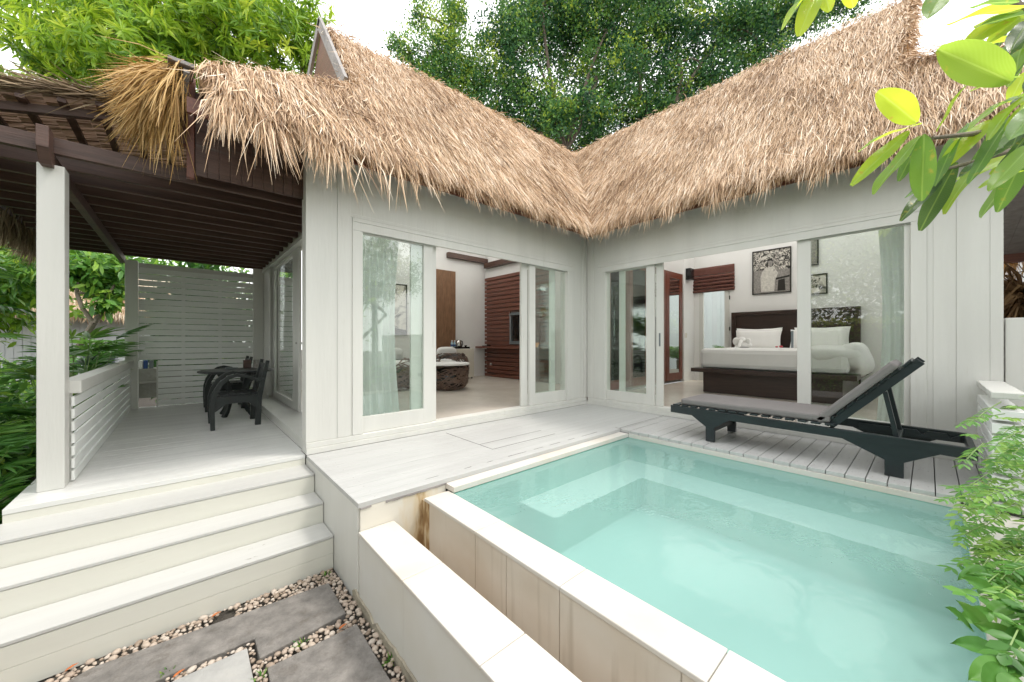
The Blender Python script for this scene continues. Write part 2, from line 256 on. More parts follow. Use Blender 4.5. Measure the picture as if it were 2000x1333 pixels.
# ---------------------------------------------------------------- mesh helpers
def link(o, parent=None):
    col.objects.link(o)
    if parent: o.parent = parent
    return o
def wloc(p):
    v = Vector((0, 0, 0))
    while p: v += p.location; p = p.parent
    return v
def tag(o, label=None, cat=None, group=None, kind=None):
    if label: o['label'] = label
    if cat: o['category'] = cat
    if group: o['group'] = group
    if kind: o['kind'] = kind
    return o
def thing(name, label, cat, loc=(0, 0, 0), group=None):
    o = bpy.data.objects.new(name, None); o.empty_display_size = 0.2; o.location = loc; link(o)
    return tag(o, label, cat, group)
class MB:
    def __init__(s): s.v = []; s.f = []
    def add(s, vs, fs):
        k = len(s.v); s.v += [tuple(v) for v in vs]; s.f += [tuple(i + k for i in f) for f in fs]; return s
    def box(s, x0, x1, y0, y1, z0, z1):
        x0, x1 = sorted((x0, x1)); y0, y1 = sorted((y0, y1)); z0, z1 = sorted((z0, z1))
        return s.add([(x0, y0, z0), (x1, y0, z0), (x1, y1, z0), (x0, y1, z0), (x0, y0, z1), (x1, y0, z1), (x1, y1, z1), (x0, y1, z1)],
                     [(3, 2, 1, 0), (4, 5, 6, 7), (0, 1, 5, 4), (1, 2, 6, 5), (2, 3, 7, 6), (3, 0, 4, 7)])
    def prism(s, poly, d, off=(0, 0, 0)):
        # poly: 3D points (planar), extruded by vector d
        n = len(poly); d = Vector(d); P = [Vector(p) + Vector(off) for p in poly]
        nn = Vector((0, 0, 0))
        for i in range(n): nn += P[i].cross(P[(i + 1) % n])
        if nn.dot(d) > 0: P = P[::-1]
        vs = P + [p + d for p in P]
        return s.add(vs, [tuple(range(n)), tuple(range(2 * n - 1, n - 1, -1))] + [(i, i + n, (i + 1) % n + n, (i + 1) % n) for i in range(n)])
    def bar(s, a, b, w, h, up=(0, 0, 1)):
        a = Vector(a); b = Vector(b); d = (b - a).normalized(); u = Vector(up)
        sd = d.cross(u).normalized() * w / 2; uu = sd.cross(d).normalized() * h / 2
        return s.add([a - sd - uu, a + sd - uu, a + sd + uu, a - sd + uu, b - sd - uu, b + sd - uu, b + sd + uu, b - sd + uu],
                     [(0, 1, 2, 3), (7, 6, 5, 4), (0, 4, 5, 1), (1, 5, 6, 2), (2, 6, 7, 3), (3, 7, 4, 0)])
    def ribbon(s, pts, w, h, up=(0, 1, 0)):
        # continuous bar through points; w along up-vector, h perpendicular
        up = Vector(up).normalized(); k = len(s.v); n = len(pts); P = [Vector(p) for p in pts]
        for i, p in enumerate(P):
            d = (P[min(i + 1, n - 1)] - P[max(i - 1, 0)]).normalized(); q = d.cross(up).normalized()
            hh = h[i] if isinstance(h, (list, tuple)) else h
            for a, b in ((-1, -1), (1, -1), (1, 1), (-1, 1)): s.v.append(tuple(p + up * a * w / 2 + q * b * hh / 2))
        for i in range(n - 1):
            for j in range(4): s.f.append((k + 4 * i + j, k + 4 * i + (j + 1) % 4, k + 4 * i + 4 + (j + 1) % 4, k + 4 * i + 4 + j))
        s.f.append((k + 3, k + 2, k + 1, k)); s.f.append((k + 4 * n - 4, k + 4 * n - 3, k + 4 * n - 2, k + 4 * n - 1)); return s
    def tube(s, pts, rad, seg=8):
        P = [Vector(p) for p in pts]; n = len(P); k = len(s.v)
        if not isinstance(rad, (list, tuple)): rad = [rad] * n
        ref = Vector((0.31, 0.52, 0.8)).normalized()
        for i in range(n):
            d = (P[min(i + 1, n - 1)] - P[max(i - 1, 0)]).normalized()
            a = d.cross(ref); a = a.normalized() if a.length > 1e-3 else Vector((1, 0, 0)); b = d.cross(a)
            for j in range(seg):
                t = 2 * math.pi * j / seg; s.v.append(tuple(P[i] + (a * math.cos(t) + b * math.sin(t)) * rad[i]))
        for i in range(n - 1):
            for j in range(seg): s.f.append((k + i * seg + j, k + i * seg + (j + 1) % seg, k + (i + 1) * seg + (j + 1) % seg, k + (i + 1) * seg + j))
        s.f.append(tuple(k + j for j in range(seg))[::-1]); s.f.append(tuple(k + (n - 1) * seg + j for j in range(seg))); return s
    def lathe(s, prof, c=(0, 0, 0), seg=24):
        k = len(s.v); n = len(prof)
        for r, z in prof:
            for j in range(seg): t = 2 * math.pi * j / seg; s.v.append((c[0] + r * math.cos(t), c[1] + r * math.sin(t), c[2] + z))
        for i in range(n - 1):
            for j in range(seg): s.f.append((k + i * seg + j, k + i * seg + (j + 1) % seg, k + (i + 1) * seg + (j + 1) % seg, k + (i + 1) * seg + j))
        s.f.append(tuple(k + j for j in range(seg))[::-1]); s.f.append(tuple(k + (n - 1) * seg + j for j in range(seg))); return s
    def blob(s, c, r, seg=14, rings=9, nz=0.0, power=1.0, nscale=4.0):
        k = len(s.v)
        for i in range(rings + 1):
            ph = math.pi * i / rings
            for j in range(seg):
                th = 2 * math.pi * j / seg
                d = [math.sin(ph) * math.cos(th), math.sin(ph) * math.sin(th), math.cos(ph)]
                d = [math.copysign(abs(x) ** power, x) for x in d]
                p = Vector((c[0] + r[0] * d[0], c[1] + r[1] * d[1], c[2] + r[2] * d[2]))
                if nz: p += Vector((d[0] * r[0], d[1] * r[1], d[2] * r[2])) * noise.noise(p * nscale) * nz
                s.v.append(tuple(p))
        for i in range(rings):
            for j in range(seg): s.f.append((k + i * seg + j, k + (i + 1) * seg + j, k + (i + 1) * seg + (j + 1) % seg, k + i * seg + (j + 1) % seg))
        return s
    def build(s, name, mat, parent=None, bevel=0.0, smooth=False, label=None, subsurf=0):
        off = wloc(parent) if parent else Vector((0, 0, 0))
        me = bpy.data.meshes.new(name); me.from_pydata([tuple(Vector(v) - off) for v in s.v], [], s.f); me.update()
        me.materials.append(M[mat])
        if smooth: me.polygons.foreach_set('use_smooth', [True] * len(me.polygons))
        o = bpy.data.objects.new(name, me); link(o, parent)
        if label: o['label'] = label
        if bevel: 
            b = o.modifiers.new('bevel', 'BEVEL'); b.width = bevel; b.segments = 2; b.limit_method = 'ANGLE'; b.angle_limit = R(40)
        if subsurf:
            b = o.modifiers.new('sub', 'SUBSURF'); b.levels = subsurf; b.render_levels = subsurf
        return o
def fastmesh(name, V, F, mat, parent=None, rnd=None, per=1, smooth=False, luv=None):
    """V (n,3) array; F list of face index arrays all same length -> (m,k) array; rnd: one value per face"""
    off = np.array(wloc(parent)) if parent else 0
    V = np.asarray(V, dtype=np.float32) - np.asarray(off, dtype=np.float32); F = np.asarray(F, dtype=np.int32)
    me = bpy.data.meshes.new(name); nf, k = F.shape
    me.vertices.add(len(V)); me.vertices.foreach_set('co', V.ravel())
    me.loops.add(nf * k); me.loops.foreach_set('vertex_index', F.ravel())
    me.polygons.add(nf); me.polygons.foreach_set('loop_start', np.arange(0, nf * k, k, dtype=np.int32))
    if smooth: me.polygons.foreach_set('use_smooth', np.ones(nf, dtype=bool))
    me.update(calc_edges=True)
    if rnd is not None:
        a = me.attributes.new('rnd', 'FLOAT', 'FACE'); a.data.foreach_set('value', np.asarray(rnd, dtype=np.float32))
    if luv is not None:
        a = me.attributes.new('luv', 'FLOAT_VECTOR', 'POINT'); a.data.foreach_set('vector', np.asarray(luv, dtype=np.float32).ravel())
    me.materials.append(M[mat]); me.validate()
    o = bpy.data.objects.new(name, me); link(o, parent); return o
def nrm(a): return a / np.maximum(np.linalg.norm(a, axis=-1, keepdims=True), 1e-9)
def rand_unit(n): return nrm(rng.normal(size=(n, 3)))
T_DIA = (np.array([[0, 0, 0], [0.45, 0.5, 0.04], [1, 0, -0.05], [0.45, -0.5, 0.04]]), np.array([[0, 1, 2], [0, 2, 3]]))
T_LEAF = (np.array([[0, 0, 0], [0.28, 0.42, 0.03], [0.65, 0.46, 0.0], [1, 0, -0.12], [0.65, -0.46, 0.0], [0.28, -0.42, 0.03], [0.3, 0, -0.03], [0.65, 0, -0.05]]),
          np.array([[0, 6, 1, 1], [1, 6, 7, 2], [2, 7, 3, 3], [0, 5, 6, 6], [5, 4, 7, 6], [4, 3, 7, 7]]))
def grid_leaf(nu=8, nv=3):
    V = []; F = []
    for i in range(nu + 1):
        u = i / nu; wd = max(0.0, math.sin(math.pi * u ** 0.85)) ** 0.75 * 0.5 * (1 - 0.15 * u)
        for j in range(2 * nv + 1):
            v = j / nv - 1; V.append([u, v * wd, -0.05 * (1 - abs(v)) - 0.18 * u * u + 0.012 * math.sin(u * 22) * abs(v)])
    w = 2 * nv + 1
    for i in range(nu):
        for j in range(2 * nv): F.append([i * w + j, i * w + j + 1, (i + 1) * w + j + 1, (i + 1) * w + j])
    return np.array(V), np.array(F)
T_BROAD = grid_leaf()
T_LONG = (np.array([[0, 0, 0], [0.35, 0.5, 0.03], [0.7, 0.42, -0.06], [1, 0, -0.2], [0.7, -0.42, -0.06], [0.35, -0.5, 0.03]]), np.array([[0, 1, 4, 5], [1, 2, 3, 4]]))
T_LONG = (T_LONG[0], np.array([[0, 1, 2, 5], [5, 2, 3, 4]]))
def leaves(name, mat, P, D, Nn, L, W, parent=None, tmpl=T_DIA, rnd=None, smooth=False):
    n = len(P); D = nrm(D); S = nrm(np.cross(D, Nn)); U = np.cross(S, D)
    tv, tf = tmpl
    L = np.broadcast_to(L, n)[:, None, None]; W = np.broadcast_to(W, n)[:, None, None]
    V = P[:, None, :] + D[:, None, :] * tv[None, :, 0:1] * L + S[:, None, :] * tv[None, :, 1:2] * W + U[:, None, :] * tv[None, :, 2:3] * L
    k = len(tv)
    if tf.shape[1] == 4:
        out = []
        for f in tf:
            if f[2] == f[3]: out.append([f[0], f[1], f[2]])
            else: out.append([f[0], f[1], f[2]]); out.append([f[0], f[2], f[3]])
        tf = np.array(out)
    F = (tf[None] + (np.arange(n) * k)[:, None, None]).reshape(-1, tf.shape[1])
    if rnd is None: rnd = rng.random(n)
    return fastmesh(name, V.reshape(-1, 3), F, mat, parent, np.repeat(rnd, len(tf)), smooth=smooth)
def strands(P, D, L, W, droop=0.25, outn=None):
    """flat straws: 3 cross sections, drooping; returns verts & quads"""
    n = len(P); D = nrm(D); L = np.asarray(L)[:, None]; W = np.asarray(W)[:, None]
    g = np.array([0, 0, -1.0])
    D2 = nrm(D + g * (droop * (0.5 + rng.random((n, 1)))) + rng.normal(size=(n, 3)) * 0.10)
    P1 = P + D * L * 0.5; P2 = P1 + D2 * L * 0.5
    ref = rand_unit(n) if outn is None else nrm(outn + 0.55 * rng.normal(size=(n, 3)))
    S = nrm(np.cross(D, ref)) * W * 0.5
    V = np.stack([P - S * 0.7, P + S * 0.7, P1 + S, P1 - S, P2 + S * 0.15, P2 - S * 0.15], 1).reshape(-1, 3)
    b = (np.arange(n) * 6)[:, None]
    F = np.concatenate([b + np.array([[0, 1, 2, 3]]), b + np.array([[3, 2, 4, 5]])], 1).reshape(-1, 4)
    return V, F
def strand_obj(name, mat, parent, parts):
    Vs, Fs, Rs, k = [], [], [], 0
    for (V, F, r) in parts:
        Vs.append(V); Fs.append(F + k); Rs.append(np.repeat(r, 2)); k += len(V)
    return fastmesh(name, np.concatenate(Vs), np.concatenate(Fs), mat, parent, np.concatenate(Rs))
def at(px, py, Z=None, X=None, Y=None, T=None):
    k = (px - 1000) / FP; c, s = math.cos(YAW), math.sin(YAW); rx, ry, rz = c + s * k, s - c * k, -(py - 666.5) / FP
    if Z is not None: T = (Z - CP.z) / rz
    elif X is not None: T = (X - CP.x) / rx
    elif Y is not None: T = (Y - CP.y) / ry
    return Vector((CP.x + T * rx, CP.y + T * ry, CP.z + T * rz))
# ================================================================ SETTING
g = MB(); g.add([(-60, -60, -0.70), (80, -60, -0.70), (80, 80, -0.70), (-60, 80, -0.70)], [(0, 1, 2, 3)])
tag(g.build('ground', 'soil'), kind='structure')
# pool deck: boards run along x, over a dark underlay
d = MB()
y = -0.035
while y > -1.44:
    d.box(-4.435, -0.0, y, max(y - 0.1165, -1.44), -0.035, -random.random() * 0.0012); y -= 0.119
y = -1.44
while y > -4.42:
    d.box(-1.225, -0.0, y - 0.0035, max(y - 0.121, -4.433), -0.035, -0.001 - random.random() * 0.003); y -= 0.1235
tag(d.build('pool_deck', 'deck_paint', bevel=0.002), kind='structure')
d = MB(); d.box(-4.42, -0.0, -1.40, -0.001, -0.69, -0.037); d.box(-1.20, -0.001, -4.43, -1.40, -0.69, -0.037)
tag(d.build('deck_foundation', 'dark_gap'), kind='structure')
d = MB(); d.box(-4.432, -4.42, -1.42, -0.0, -0.70, -0.036)
tag(d.build('deck_side', 'white_wood', bevel=0.002), kind='structure')
# porch floor and steps
d = MB(); y = 0.0
while y < 4.6:
    d.box(-6.2, -4.438 if y < 0.15 else -4.42, y, y + 0.1005, -0.035, -random.random() * 0.0010); y += 0.102
tag(d.build('porch_floor', 'porch_paint', bevel=0.0015), kind='structure')
d = MB()
rz = MB(); rz.box(-6.2, -4.438, 0.003, 4.6, -0.69, -0.037)
for (z0, z1, y0, y1) in ((-0.69, -0.092, -0.33, 0.010), (-0.69, -0.256, -0.613, -0.334), (-0.69, -0.425, -0.897, -0.617)):
    zs = (z1 - 0.024 - 0.115) if z1 > -0.4 else (z1 - 0.024 - 0.118)
    zs = zs if z1 < -0.4 else z0; rz.box(-7.4, -4.437, y0 + 0.003, y1, zs + 0.0015, z1 - 0.0245); z1 < -0.4 and rz.box(-7.4, -4.437, y0 + 0.0035, y1, z0, zs)
    d.box(-7.4, -4.437, y0, y1, z1 - 0.022, z1)
    ym = (y0 + y1) / 2
tag(d.build('porch_steps', 'step_paint', bevel=0.004), kind='structure'); tag(rz.build('step_risers', 'riser_lightened', bevel=0.002), kind='structure')
# slabs, soil bed, pebbles
ZS = -0.655
def slab(name, label, px, mat):
    P = [at(a, b, Z=ZS) for a, b in px]; m = MB(); m.prism(P, (0, 0, -0.045)); o = m.build(name, mat, bevel=0.006)
    return tag(o, label, 'paving slab', 'stone slabs set in the pebble bed'), [(p.x, p.y) for p in P]
S = []
S.append(slab('paving_slab', 'long dark grey paving slab lying along the foot of the steps', [(642, 1138), (676, 1197), (507, 1286), (497, 1247), (300, 1331), (60, 1470), (-60, 1440), (180, 1303)], 'slab_stone')[1])
S.append(slab('paving_slab', 'pale grey paving slab at the bottom edge, lightest of the slabs', [(483, 1265), (500, 1350), (520, 1500), (250, 1600), (120, 1520), (320, 1338)], 'slab_pale')[1])
S.append(slab('paving_slab', 'grey paving slab beside the catch wall with a corner pointing at the pebbles', [(697, 1218), (775, 1348), (860, 1600), (600, 1700), (530, 1345), (522, 1304)], 'slab_stone')[1])
def inpoly(x, y, P):
    r = False
    for i in range(len(P)):
        (x1, y1), (x2, y2) = P[i], P[i - 1]
        if (y1 > y) != (y2 > y) and x < (x2 - x1) * (y - y1) / (y2 - y1) + x1: r = not r
    return r
def near(x, y, P, e): return any(inpoly(x + a, y + b, P) for a, b in ((0, 0), (e, 0), (-e, 0), (0, e), (0, -e)))
m = MB(); cells = {}; cnt = 0; rr = []
import itertools
for tries in range(48000):
    x = random.uniform(-6.9, -4.45); y = random.uniform(-3.2, -0.92); r = random.choice((0.010, 0.013, 0.016, 0.019)) if tries < 24000 else random.uniform(0.006, 0.010)
    if any(near(x, y, P, r * 0.9) for P in S): continue
    c = (int(x / 0.05), int(y / 0.05)); ok = True
    for i, j in itertools.product((-1, 0, 1), (-1, 0, 1)):
        for (a, b, q) in cells.get((c[0] + i, c[1] + j), ()):
            if (a - x) ** 2 + (b - y) ** 2 < ((q + r) * 0.92) ** 2: ok = False
    if not ok: continue
    if noise.noise(Vector((x * 4, y * 4, 0))) > 0.42: continue
    cells.setdefault(c, []).append((x, y, r)); k0 = len(m.v); f0 = len(m.f)
    a = random.uniform(0, 3.14); e = random.uniform(1.0, 1.5); m.blob((0, 0, 0), (r * e, r, r * 0.7), 8, 5)
    ca, sa = math.cos(a), math.sin(a); z = -0.675 + random.uniform(0, 0.008)
    for q in range(k0, len(m.v)):
        v = m.v[q]; m.v[q] = (x + v[0] * ca - v[1] * sa, y + v[0] * sa + v[1] * ca, z + v[2])
    rr += [random.random()] * (len(m.f) - f0)
pb = fastmesh('pebbles', np.array(m.v), np.array(m.f), 'pebble', None, rr, smooth=True); tag(pb, kind='stuff')
for i, (px, py, lab) in enumerate(((672, 1225, 'orange fallen leaf on the pebbles near the catch wall'), (143, 1306, 'orange fallen leaf under the lowest step at the left'), (424, 1202, 'yellow brown fallen leaf at the foot of the lowest step'), (352, 1318, 'long pale orange fallen leaf beside the lightest slab'))):
    p = np.array(at(px, py, Z=-0.645)); a = (0.4, 0.7, 0.5, 0.6)[i]
    o = leaves('fallen_leaf', 'dry_leaf', p[None] - np.array([0.03, 0, 0]), np.array([[math.cos(a), math.sin(a), 0.1]]), np.array([[0, 0.2, 1.0]]), 0.06, 0.024, None, T_LEAF)
    tag(o, lab, 'leaf', 'fallen leaves on the pebbles')
for i, (px, py, lab) in enumerate(((636, 1126, 'small green weed in the pebbles at the corner of the steps'), (590, 1260, 'small green weed among pebbles between the two dark slabs'), (326, 1322, 'spiky green weed by the lightest slab'), (512, 1325, 'small clover weed below the pebble junction'), (762, 1292, 'small weed at the foot of the catch wall'))):
    p = np.array(at(px, py, Z=-0.68)); k = 16
    o = leaves('weed', 'leaf_bush', np.tile(p, (k, 1)) + rng.normal(size=(k, 3)) * np.array([0.01, 0.01, 0.0]), nrm(rng.normal(size=(k, 3)) * 0.8 + np.array([0, 0, 0.7])), rand_unit(k), 0.05, 0.012, None, T_DIA)
    tag(o, lab, 'weed', 'weeds in the pebbles')
# ---------------------------------------------------------------- swimming pool
pool = thing('swimming_pool', 'white edged plunge pool full of milky turquoise water beside the wooden deck', 'pool', (-2.5, -2.8, -0.7))
X0, X1, Y0, Y1 = -3.75, -1.235, -4.15, -1.555; ZF, ZB = -0.66, -0.35
m = MB(); m.box(X0, X1, Y0, Y1, ZF - 0.03, ZF); m.build('basin_floor', 'pool_inner', pool); m = MB(); m.box(X1, X1 + 0.03, Y0, Y1, ZF, -0.0855); m.box(X0, X1, Y1, Y1 + 0.03, ZF, -0.0855); m.box(X0, X1, Y0 - 0.03, Y0, ZF, -0.0855)
m.box(X0 - 0.02, X0, Y0, Y1, ZF, -0.0855)
m.build('basin_wall', 'pool_wall', pool)
m = MB()
def wob(x, y, s): return noise.noise(Vector((x * 7, y * 7, s))) * 0.022 + noise.noise(Vector((x * 23, y * 23, s))) * 0.006
pts = [(-3.05, Y1)]; 
pts = [(-3.05 + wob(0, Y1 - 0.40 * i / 6, 1), Y1 - 0.40 * i / 6) for i in range(7)]
pts += [(-3.05 + 1.37 * i / 40, Y1 - 0.42 + wob(i / 10, 0, 2)) for i in range(1, 41)]
pts += [(-1.68 + wob(0, i / 12, 3) * 0.7, -1.99 - 2.16 * i / 50) for i in range(1, 51)]
pts += [(X1, Y0), (X1, Y1)]
m.prism([(a, b, ZF) for a, b in pts], (0, 0, ZB - ZF - 0.004)); m.build('bench', 'pool_wall', pool)
m = MB(); m.prism([(a, b, ZB - 0.0035) for a, b in pts], (0, 0, 0.0035)); m.build('bench_top', 'pool_bench', pool)
m = MB(); m.box(X1, X1 + 0.04, Y0, Y1, -0.085, -0.0365); m.box(X0 - 0.0, X1, Y1, Y1 + 0.14, -0.080, -0.0365)
m.build('rim', 'tile_white', pool, bevel=0.003)
js = [-1.482, -2.13, -2.82, -3.49, -4.15]
for i in range(4):
    m = MB(); m.box(-3.965, -3.752, js[i] - 0.0015, js[i + 1] + 0.0015, -0.105, -0.080); m.build('coping_tile', 'tile_white', pool, bevel=0.005)
m = MB(); m.box(-3.952, -3.775, -4.4, -1.442, -0.69, -0.106); m.build('overflow_wall_core', 'tile_stained', pool)
jy = [-1.442, -2.125, -2.42, -2.815, -3.40, -4.1]
m = MB()
for i in range(5): m.box(-3.958, -3.9525, jy[i] - 0.0025, jy[i + 1] + 0.0025, -0.69, -0.107)
m.build('wall_tiles', 'tile_stained', pool, bevel=0.001)
m = MB(); m.box(-3.96, -1.20, -4.44, -4.152, -0.69, -0.06); m.build('end_ledge', 'tile_white', pool, bevel=0.004)
wt = MB(); wt.box(X0 - 0.008, X1 + 0.008, Y0 - 0.008, Y1 + 0.008, ZF - 0.01, -0.0875)
tag(wt.build('water', 'pool_water'), kind='structure')
# catch wall in front of the overflow gutter
cw = thing('catch_wall', 'low tiled catch wall with white coping running along the overflow gutter', 'wall', (-4.3, -2.8, -0.7))
m = MB(); m.box(-4.42, -4.20, -4.6, -1.441, -0.55, -0.216); m.build('wall', 'tile_stained', cw)
m = MB()
for a, b in ((-1.441, -2.11), (-2.11, -3.2), (-3.2, -4.6)): m.box(-4.428, -4.4205, a - 0.0012, b + 0.0012, -0.66, -0.2165)
m.build('outer_tiles', 'tile_outer', cw, bevel=0.001)
m = MB(); m.box(-4.424, -4.20, -4.6, -1.441, -0.70, -0.551); m.build('wall_foot', 'tile_outer', cw)
js = [-1.443, -2.115, -2.814, -3.5, -4.19]
for i in range(4):
    m = MB(); m.box(-4.436, -4.185, js[i] - 0.0015, js[i + 1] + 0.0015, -0.215, -0.190); m.build('coping_tile', 'tile_white', cw, bevel=0.005)
k = 26; P = []
m = MB()
prof = [(-4.429, -1.35 - 3.1 * i / 60, -0.66 + 0.06 * noise.noise(Vector((0, i * 0.5, 3))) + 0.035 + 0.02 * noise.noise(Vector((0, i * 2.5, 3)))) for i in range(61)]
poly = [(-4.429, -1.35, -0.70)] + prof[:] + [(-4.429, -4.45, -0.70)]
m.prism(poly, (-0.014, 0, 0)); m.build('footing', 'footing_stone', cw)
m = MB(); m.box(-4.42, -3.752, -1.440, -1.405, -0.69, -0.0365); m.box(-3.96, -3.752, -1.55, -1.4405, -0.69, -0.107); m.build('end_face', 'rust_face', cw)
m = MB(); m.box(-4.19, -3.95, -4.5, -1.441, -0.69, -0.60); m.build('gutter_bed', 'tile_stained', cw)
m = MB(); m.ribbon([(-4.436 + 0.0 * i, -1.446, -0.040) for i in (0, 1)], 0.001, 0.001) if False else None
# peeling edge under the deck lip
rough = MB()
for i in range(46):
    x = -4.42 + i * 0.0147 * 1.0; h = 0.010 + 0.012 * abs(noise.noise(Vector((x * 9, 0, 1)))) * 2
    if noise.noise(Vector((x * 5, 4, 1))) > -0.25: rough.box(x, x + 0.0148, -1.4455, -1.4402, -0.0355 - h, -0.033)
tag(rough.build('deck_edge_decay', 'grey_board'), kind='structure')
# hatch and peeled seams in the deck
h = MB()
for (x0, x1, y0, y1) in ((-2.975, -2.969, -1.06, -0.17), (-2.975, -2.03, -1.066, -1.059), (-2.96, -2.03, -0.838, -0.832), (-1.22, -0.02, -1.415, -1.409), (-1.22, -1.214, -1.44, -1.36)):
    h.box(x0, x1, y0, y1, -0.01, 0.0012)
for i in range(16):
    x = random.uniform(-3.9, -1.3); h.box(x, x + random.uniform(0.02, 0.14), -1.345, -1.345 + random.uniform(0.002, 0.006), -0.01, 0.0011)
tag(h.build('deck_seams', 'dark_gap'), kind='structure')
h = MB(); y = -1.44
while y > -4.35:
    for x in (-1.12, -0.62, -0.10):
        for dy in (-0.035, -0.09): h.lathe([(0.0045, 0.0), (0.003, 0.0006)], (x + random.uniform(-.01, .01), y + dy, -0.0006), 8)
    y -= 0.1235
for i in range(12):
    for x in (-4.3, -3.2, -2.1, -1.0):
        h.lathe([(0.004, 0.0), (0.003, 0.0006)], (x + random.uniform(-.01, .01), -0.09 - i * 0.119, -0.0004), 8)
tag(h.build('deck_screws', 'grey_board'), kind='structure')
# ================================================================ VILLA
villa = thing('villa', 'white L shaped villa with steep thatched roof and sliding glass doors around the pool deck', 'house', (0, 0, 0))
def pb_(A, m, u0, u1, d0, d1, z0, z1):
    return m.box(u0, u1, d0, d1, z0, z1) if A else m.box(d0, d1, u0, u1, z0, z1)
ZT = 3.02
def facade(A, end, g1a, g1b, o1a, o1b, g2a, g2b, ta, tb, zsill, seams):
    # u runs from `end` (outer corner) to 0 (inner corner); g1: fixed pane near outer end; o1: opening; g2: pane near inner corner
    w = MB()
    pb_(A, w, end, g1a - 0.0, 0.0, 0.15, 0.112, ZT); pb_(A, w, g2b, -0.0 if A else -0.0, 0.0, 0.15, 0.112, ZT)
    pb_(A, w, g1a, g2b, 0.0, 0.15, 2.30, ZT)
    w.build('wall', 'white_wood', villa, bevel=0.002)
    b = MB()  # board relief
    us = [end + 0.0] + seams
    for i in range(len(us) - 1): pb_(A, b, us[i] + 0.0008, us[i + 1] - 0.0008, -0.006 - 0.004 * (i % 2), -0.0005, 0.114, 2.985 if i < 9 else 2.985)
    b.build('wall_boards', 'white_wood', villa, bevel=0.0015)
    b = MB(); pb_(A, b, ta, tb, -0.016, -0.0005, 2.352, 2.392); pb_(A, b, ta, tb, -0.011, -0.0005, 2.262, 2.351)
    pb_(A, b, ta, g1a, -0.012, -0.0005, 0.114, 2.261); pb_(A, b, g2b, tb, -0.012, -0.0005, 0.114, 2.261)
    pb_(A, b, ta - 0.07, tb + 0.07, -0.008, -0.0005, 2.394, 2.43)
    b.build('door_trim', 'white_wood', villa, bevel=0.003)
    p = MB(); pb_(A, p, end, -0.0 if A else -0.0, -0.030, 0.15, 0.0, 0.055); pb_(A, p, end, -0.031, -0.018, 0.15, 0.057, 0.111)
    p.build('plinth', 'white_wood', villa, bevel=0.003)
    def leaf(u0, u1, ga, gb, d, handle=None):
        s = MB(); pb_(A, s, u0, ga, d, d + 0.04, 0.114, 2.29); pb_(A, s, gb, u1, d, d + 0.04, 0.114, 2.29)
        pb_(A, s, ga, gb, d, d + 0.04, 0.114, zsill); pb_(A, s, ga, gb, d, d + 0.04, 2.25, 2.29)
        o = s.build('sliding_door', 'white_wood', villa, bevel=0.003)
        q = MB(); pb_(A, q, ga - 0.004, gb + 0.004, d + 0.017, d + 0.022, zsill - 0.01, 2.256); q.build('glass', 'glass', o)
        if handle is not None:
            hm = MB(); pb_(A, hm, handle - 0.012, handle + 0.012, d - 0.006, d - 0.0005, 1.02, 1.22); hm.build('handle', 'grey_lacquer' if not A else 'white_wood', o, bevel=0.002)
    return leaf
fa = facade(True, -4.435, -3.894, -3.159, -2.964, -1.51, -1.25, -0.53, -4.0, -0.38, 0.285, [-4.15, -4.02])
fa(-3.893, -3.035, -3.893 + 0.004, -3.159, 0.03); fa(-3.30, -2.964, -3.15, -3.04, 0.075, -3.0)
fa(-1.38, -0.53, -1.255, -0.534, 0.03); fa(-1.51, -0.75, -1.38, -0.86, 0.075, -1.46)
fb = facade(False, -4.433, -3.884, -3.109, -2.894, -1.349, -1.103, -0.381, -3.99, -0.237, 0.275, [-4.36, -4.17, -4.03])
fb(-3.883, -2.985, -3.84, -3.109, 0.03, -2.94); fb(-1.235, -0.381, -1.103, -0.385, 0.03); fb(-1.349, -0.60, -1.24, -0.70, 0.075, -1.30)
# corner boards at the inner corner
m = MB(); m.box(-0.17, -0.155, -0.008, -0.0005, 0.114, 2.9); m.box(-0.09, -0.031, -0.014, -0.0005, 0.114, 2.9); m.box(-0.014, -0.0005, -0.15, -0.031, 0.114, 2.9)
m.build('corner_boards', 'white_wood', villa, bevel=0.002)
# side wall on the porch
m = MB(); m.box(-4.17, -4.05, 0.15, 0.32, 0.112, 3.3); m.box(-4.17, -4.05, 3.76, 4.62, 0.112, 3.3); m.box(-4.17, -4.05, 0.32, 3.76, 2.40, 3.3)
m.box(-4.435, -4.171, 0.15, 0.152, 2.6, 2.99)
m.build('wall', 'white_wood', villa, bevel=0.002)
m = MB(); m.box(-4.42, -4.05, 0.152, 4.62, 0.0, 0.111); m.build('porch_threshold', 'white_wood', villa, bevel=0.004)
m = MB(); m.box(-4.20, -4.1705, 0.2, 4.5, 2.40, 2.46); m.box(-4.19, -4.1705, 0.30, 0.36, 0.114, 2.398); m.box(-4.19, -4.1705, 3.70, 3.80, 0.114, 2.398); m.build('door_trim', 'white_wood', villa, bevel=0.003)
for (y0, y1, ga, gb, x, hy) in ((1.78, 3.75, 2.14, 3.61, -4.135, 1.86), (0.33, 1.80, 0.45, 1.66, -4.085, 1.73)):
    s = MB(); s.box(x, x + 0.04, y0, ga, 0.114, 2.395); s.box(x, x + 0.04, gb, y1, 0.114, 2.395); s.box(x, x + 0.04, ga, gb, 0.114, 0.228); s.box(x, x + 0.04, ga, gb, 2.356, 2.395)
    o = s.build('sliding_door', 'white_wood', villa, bevel=0.003)
    q = MB(); q.box(x + 0.017, x + 0.022, ga - 0.004, gb + 0.004, 0.22, 2.36); q.build('glass', 'glass', o)
    q = MB(); q.tube([(x - 0.02, hy, 1.07), (x - 0.001, hy, 1.07)], 0.014, 10); q.build('handle', 'metal', o)
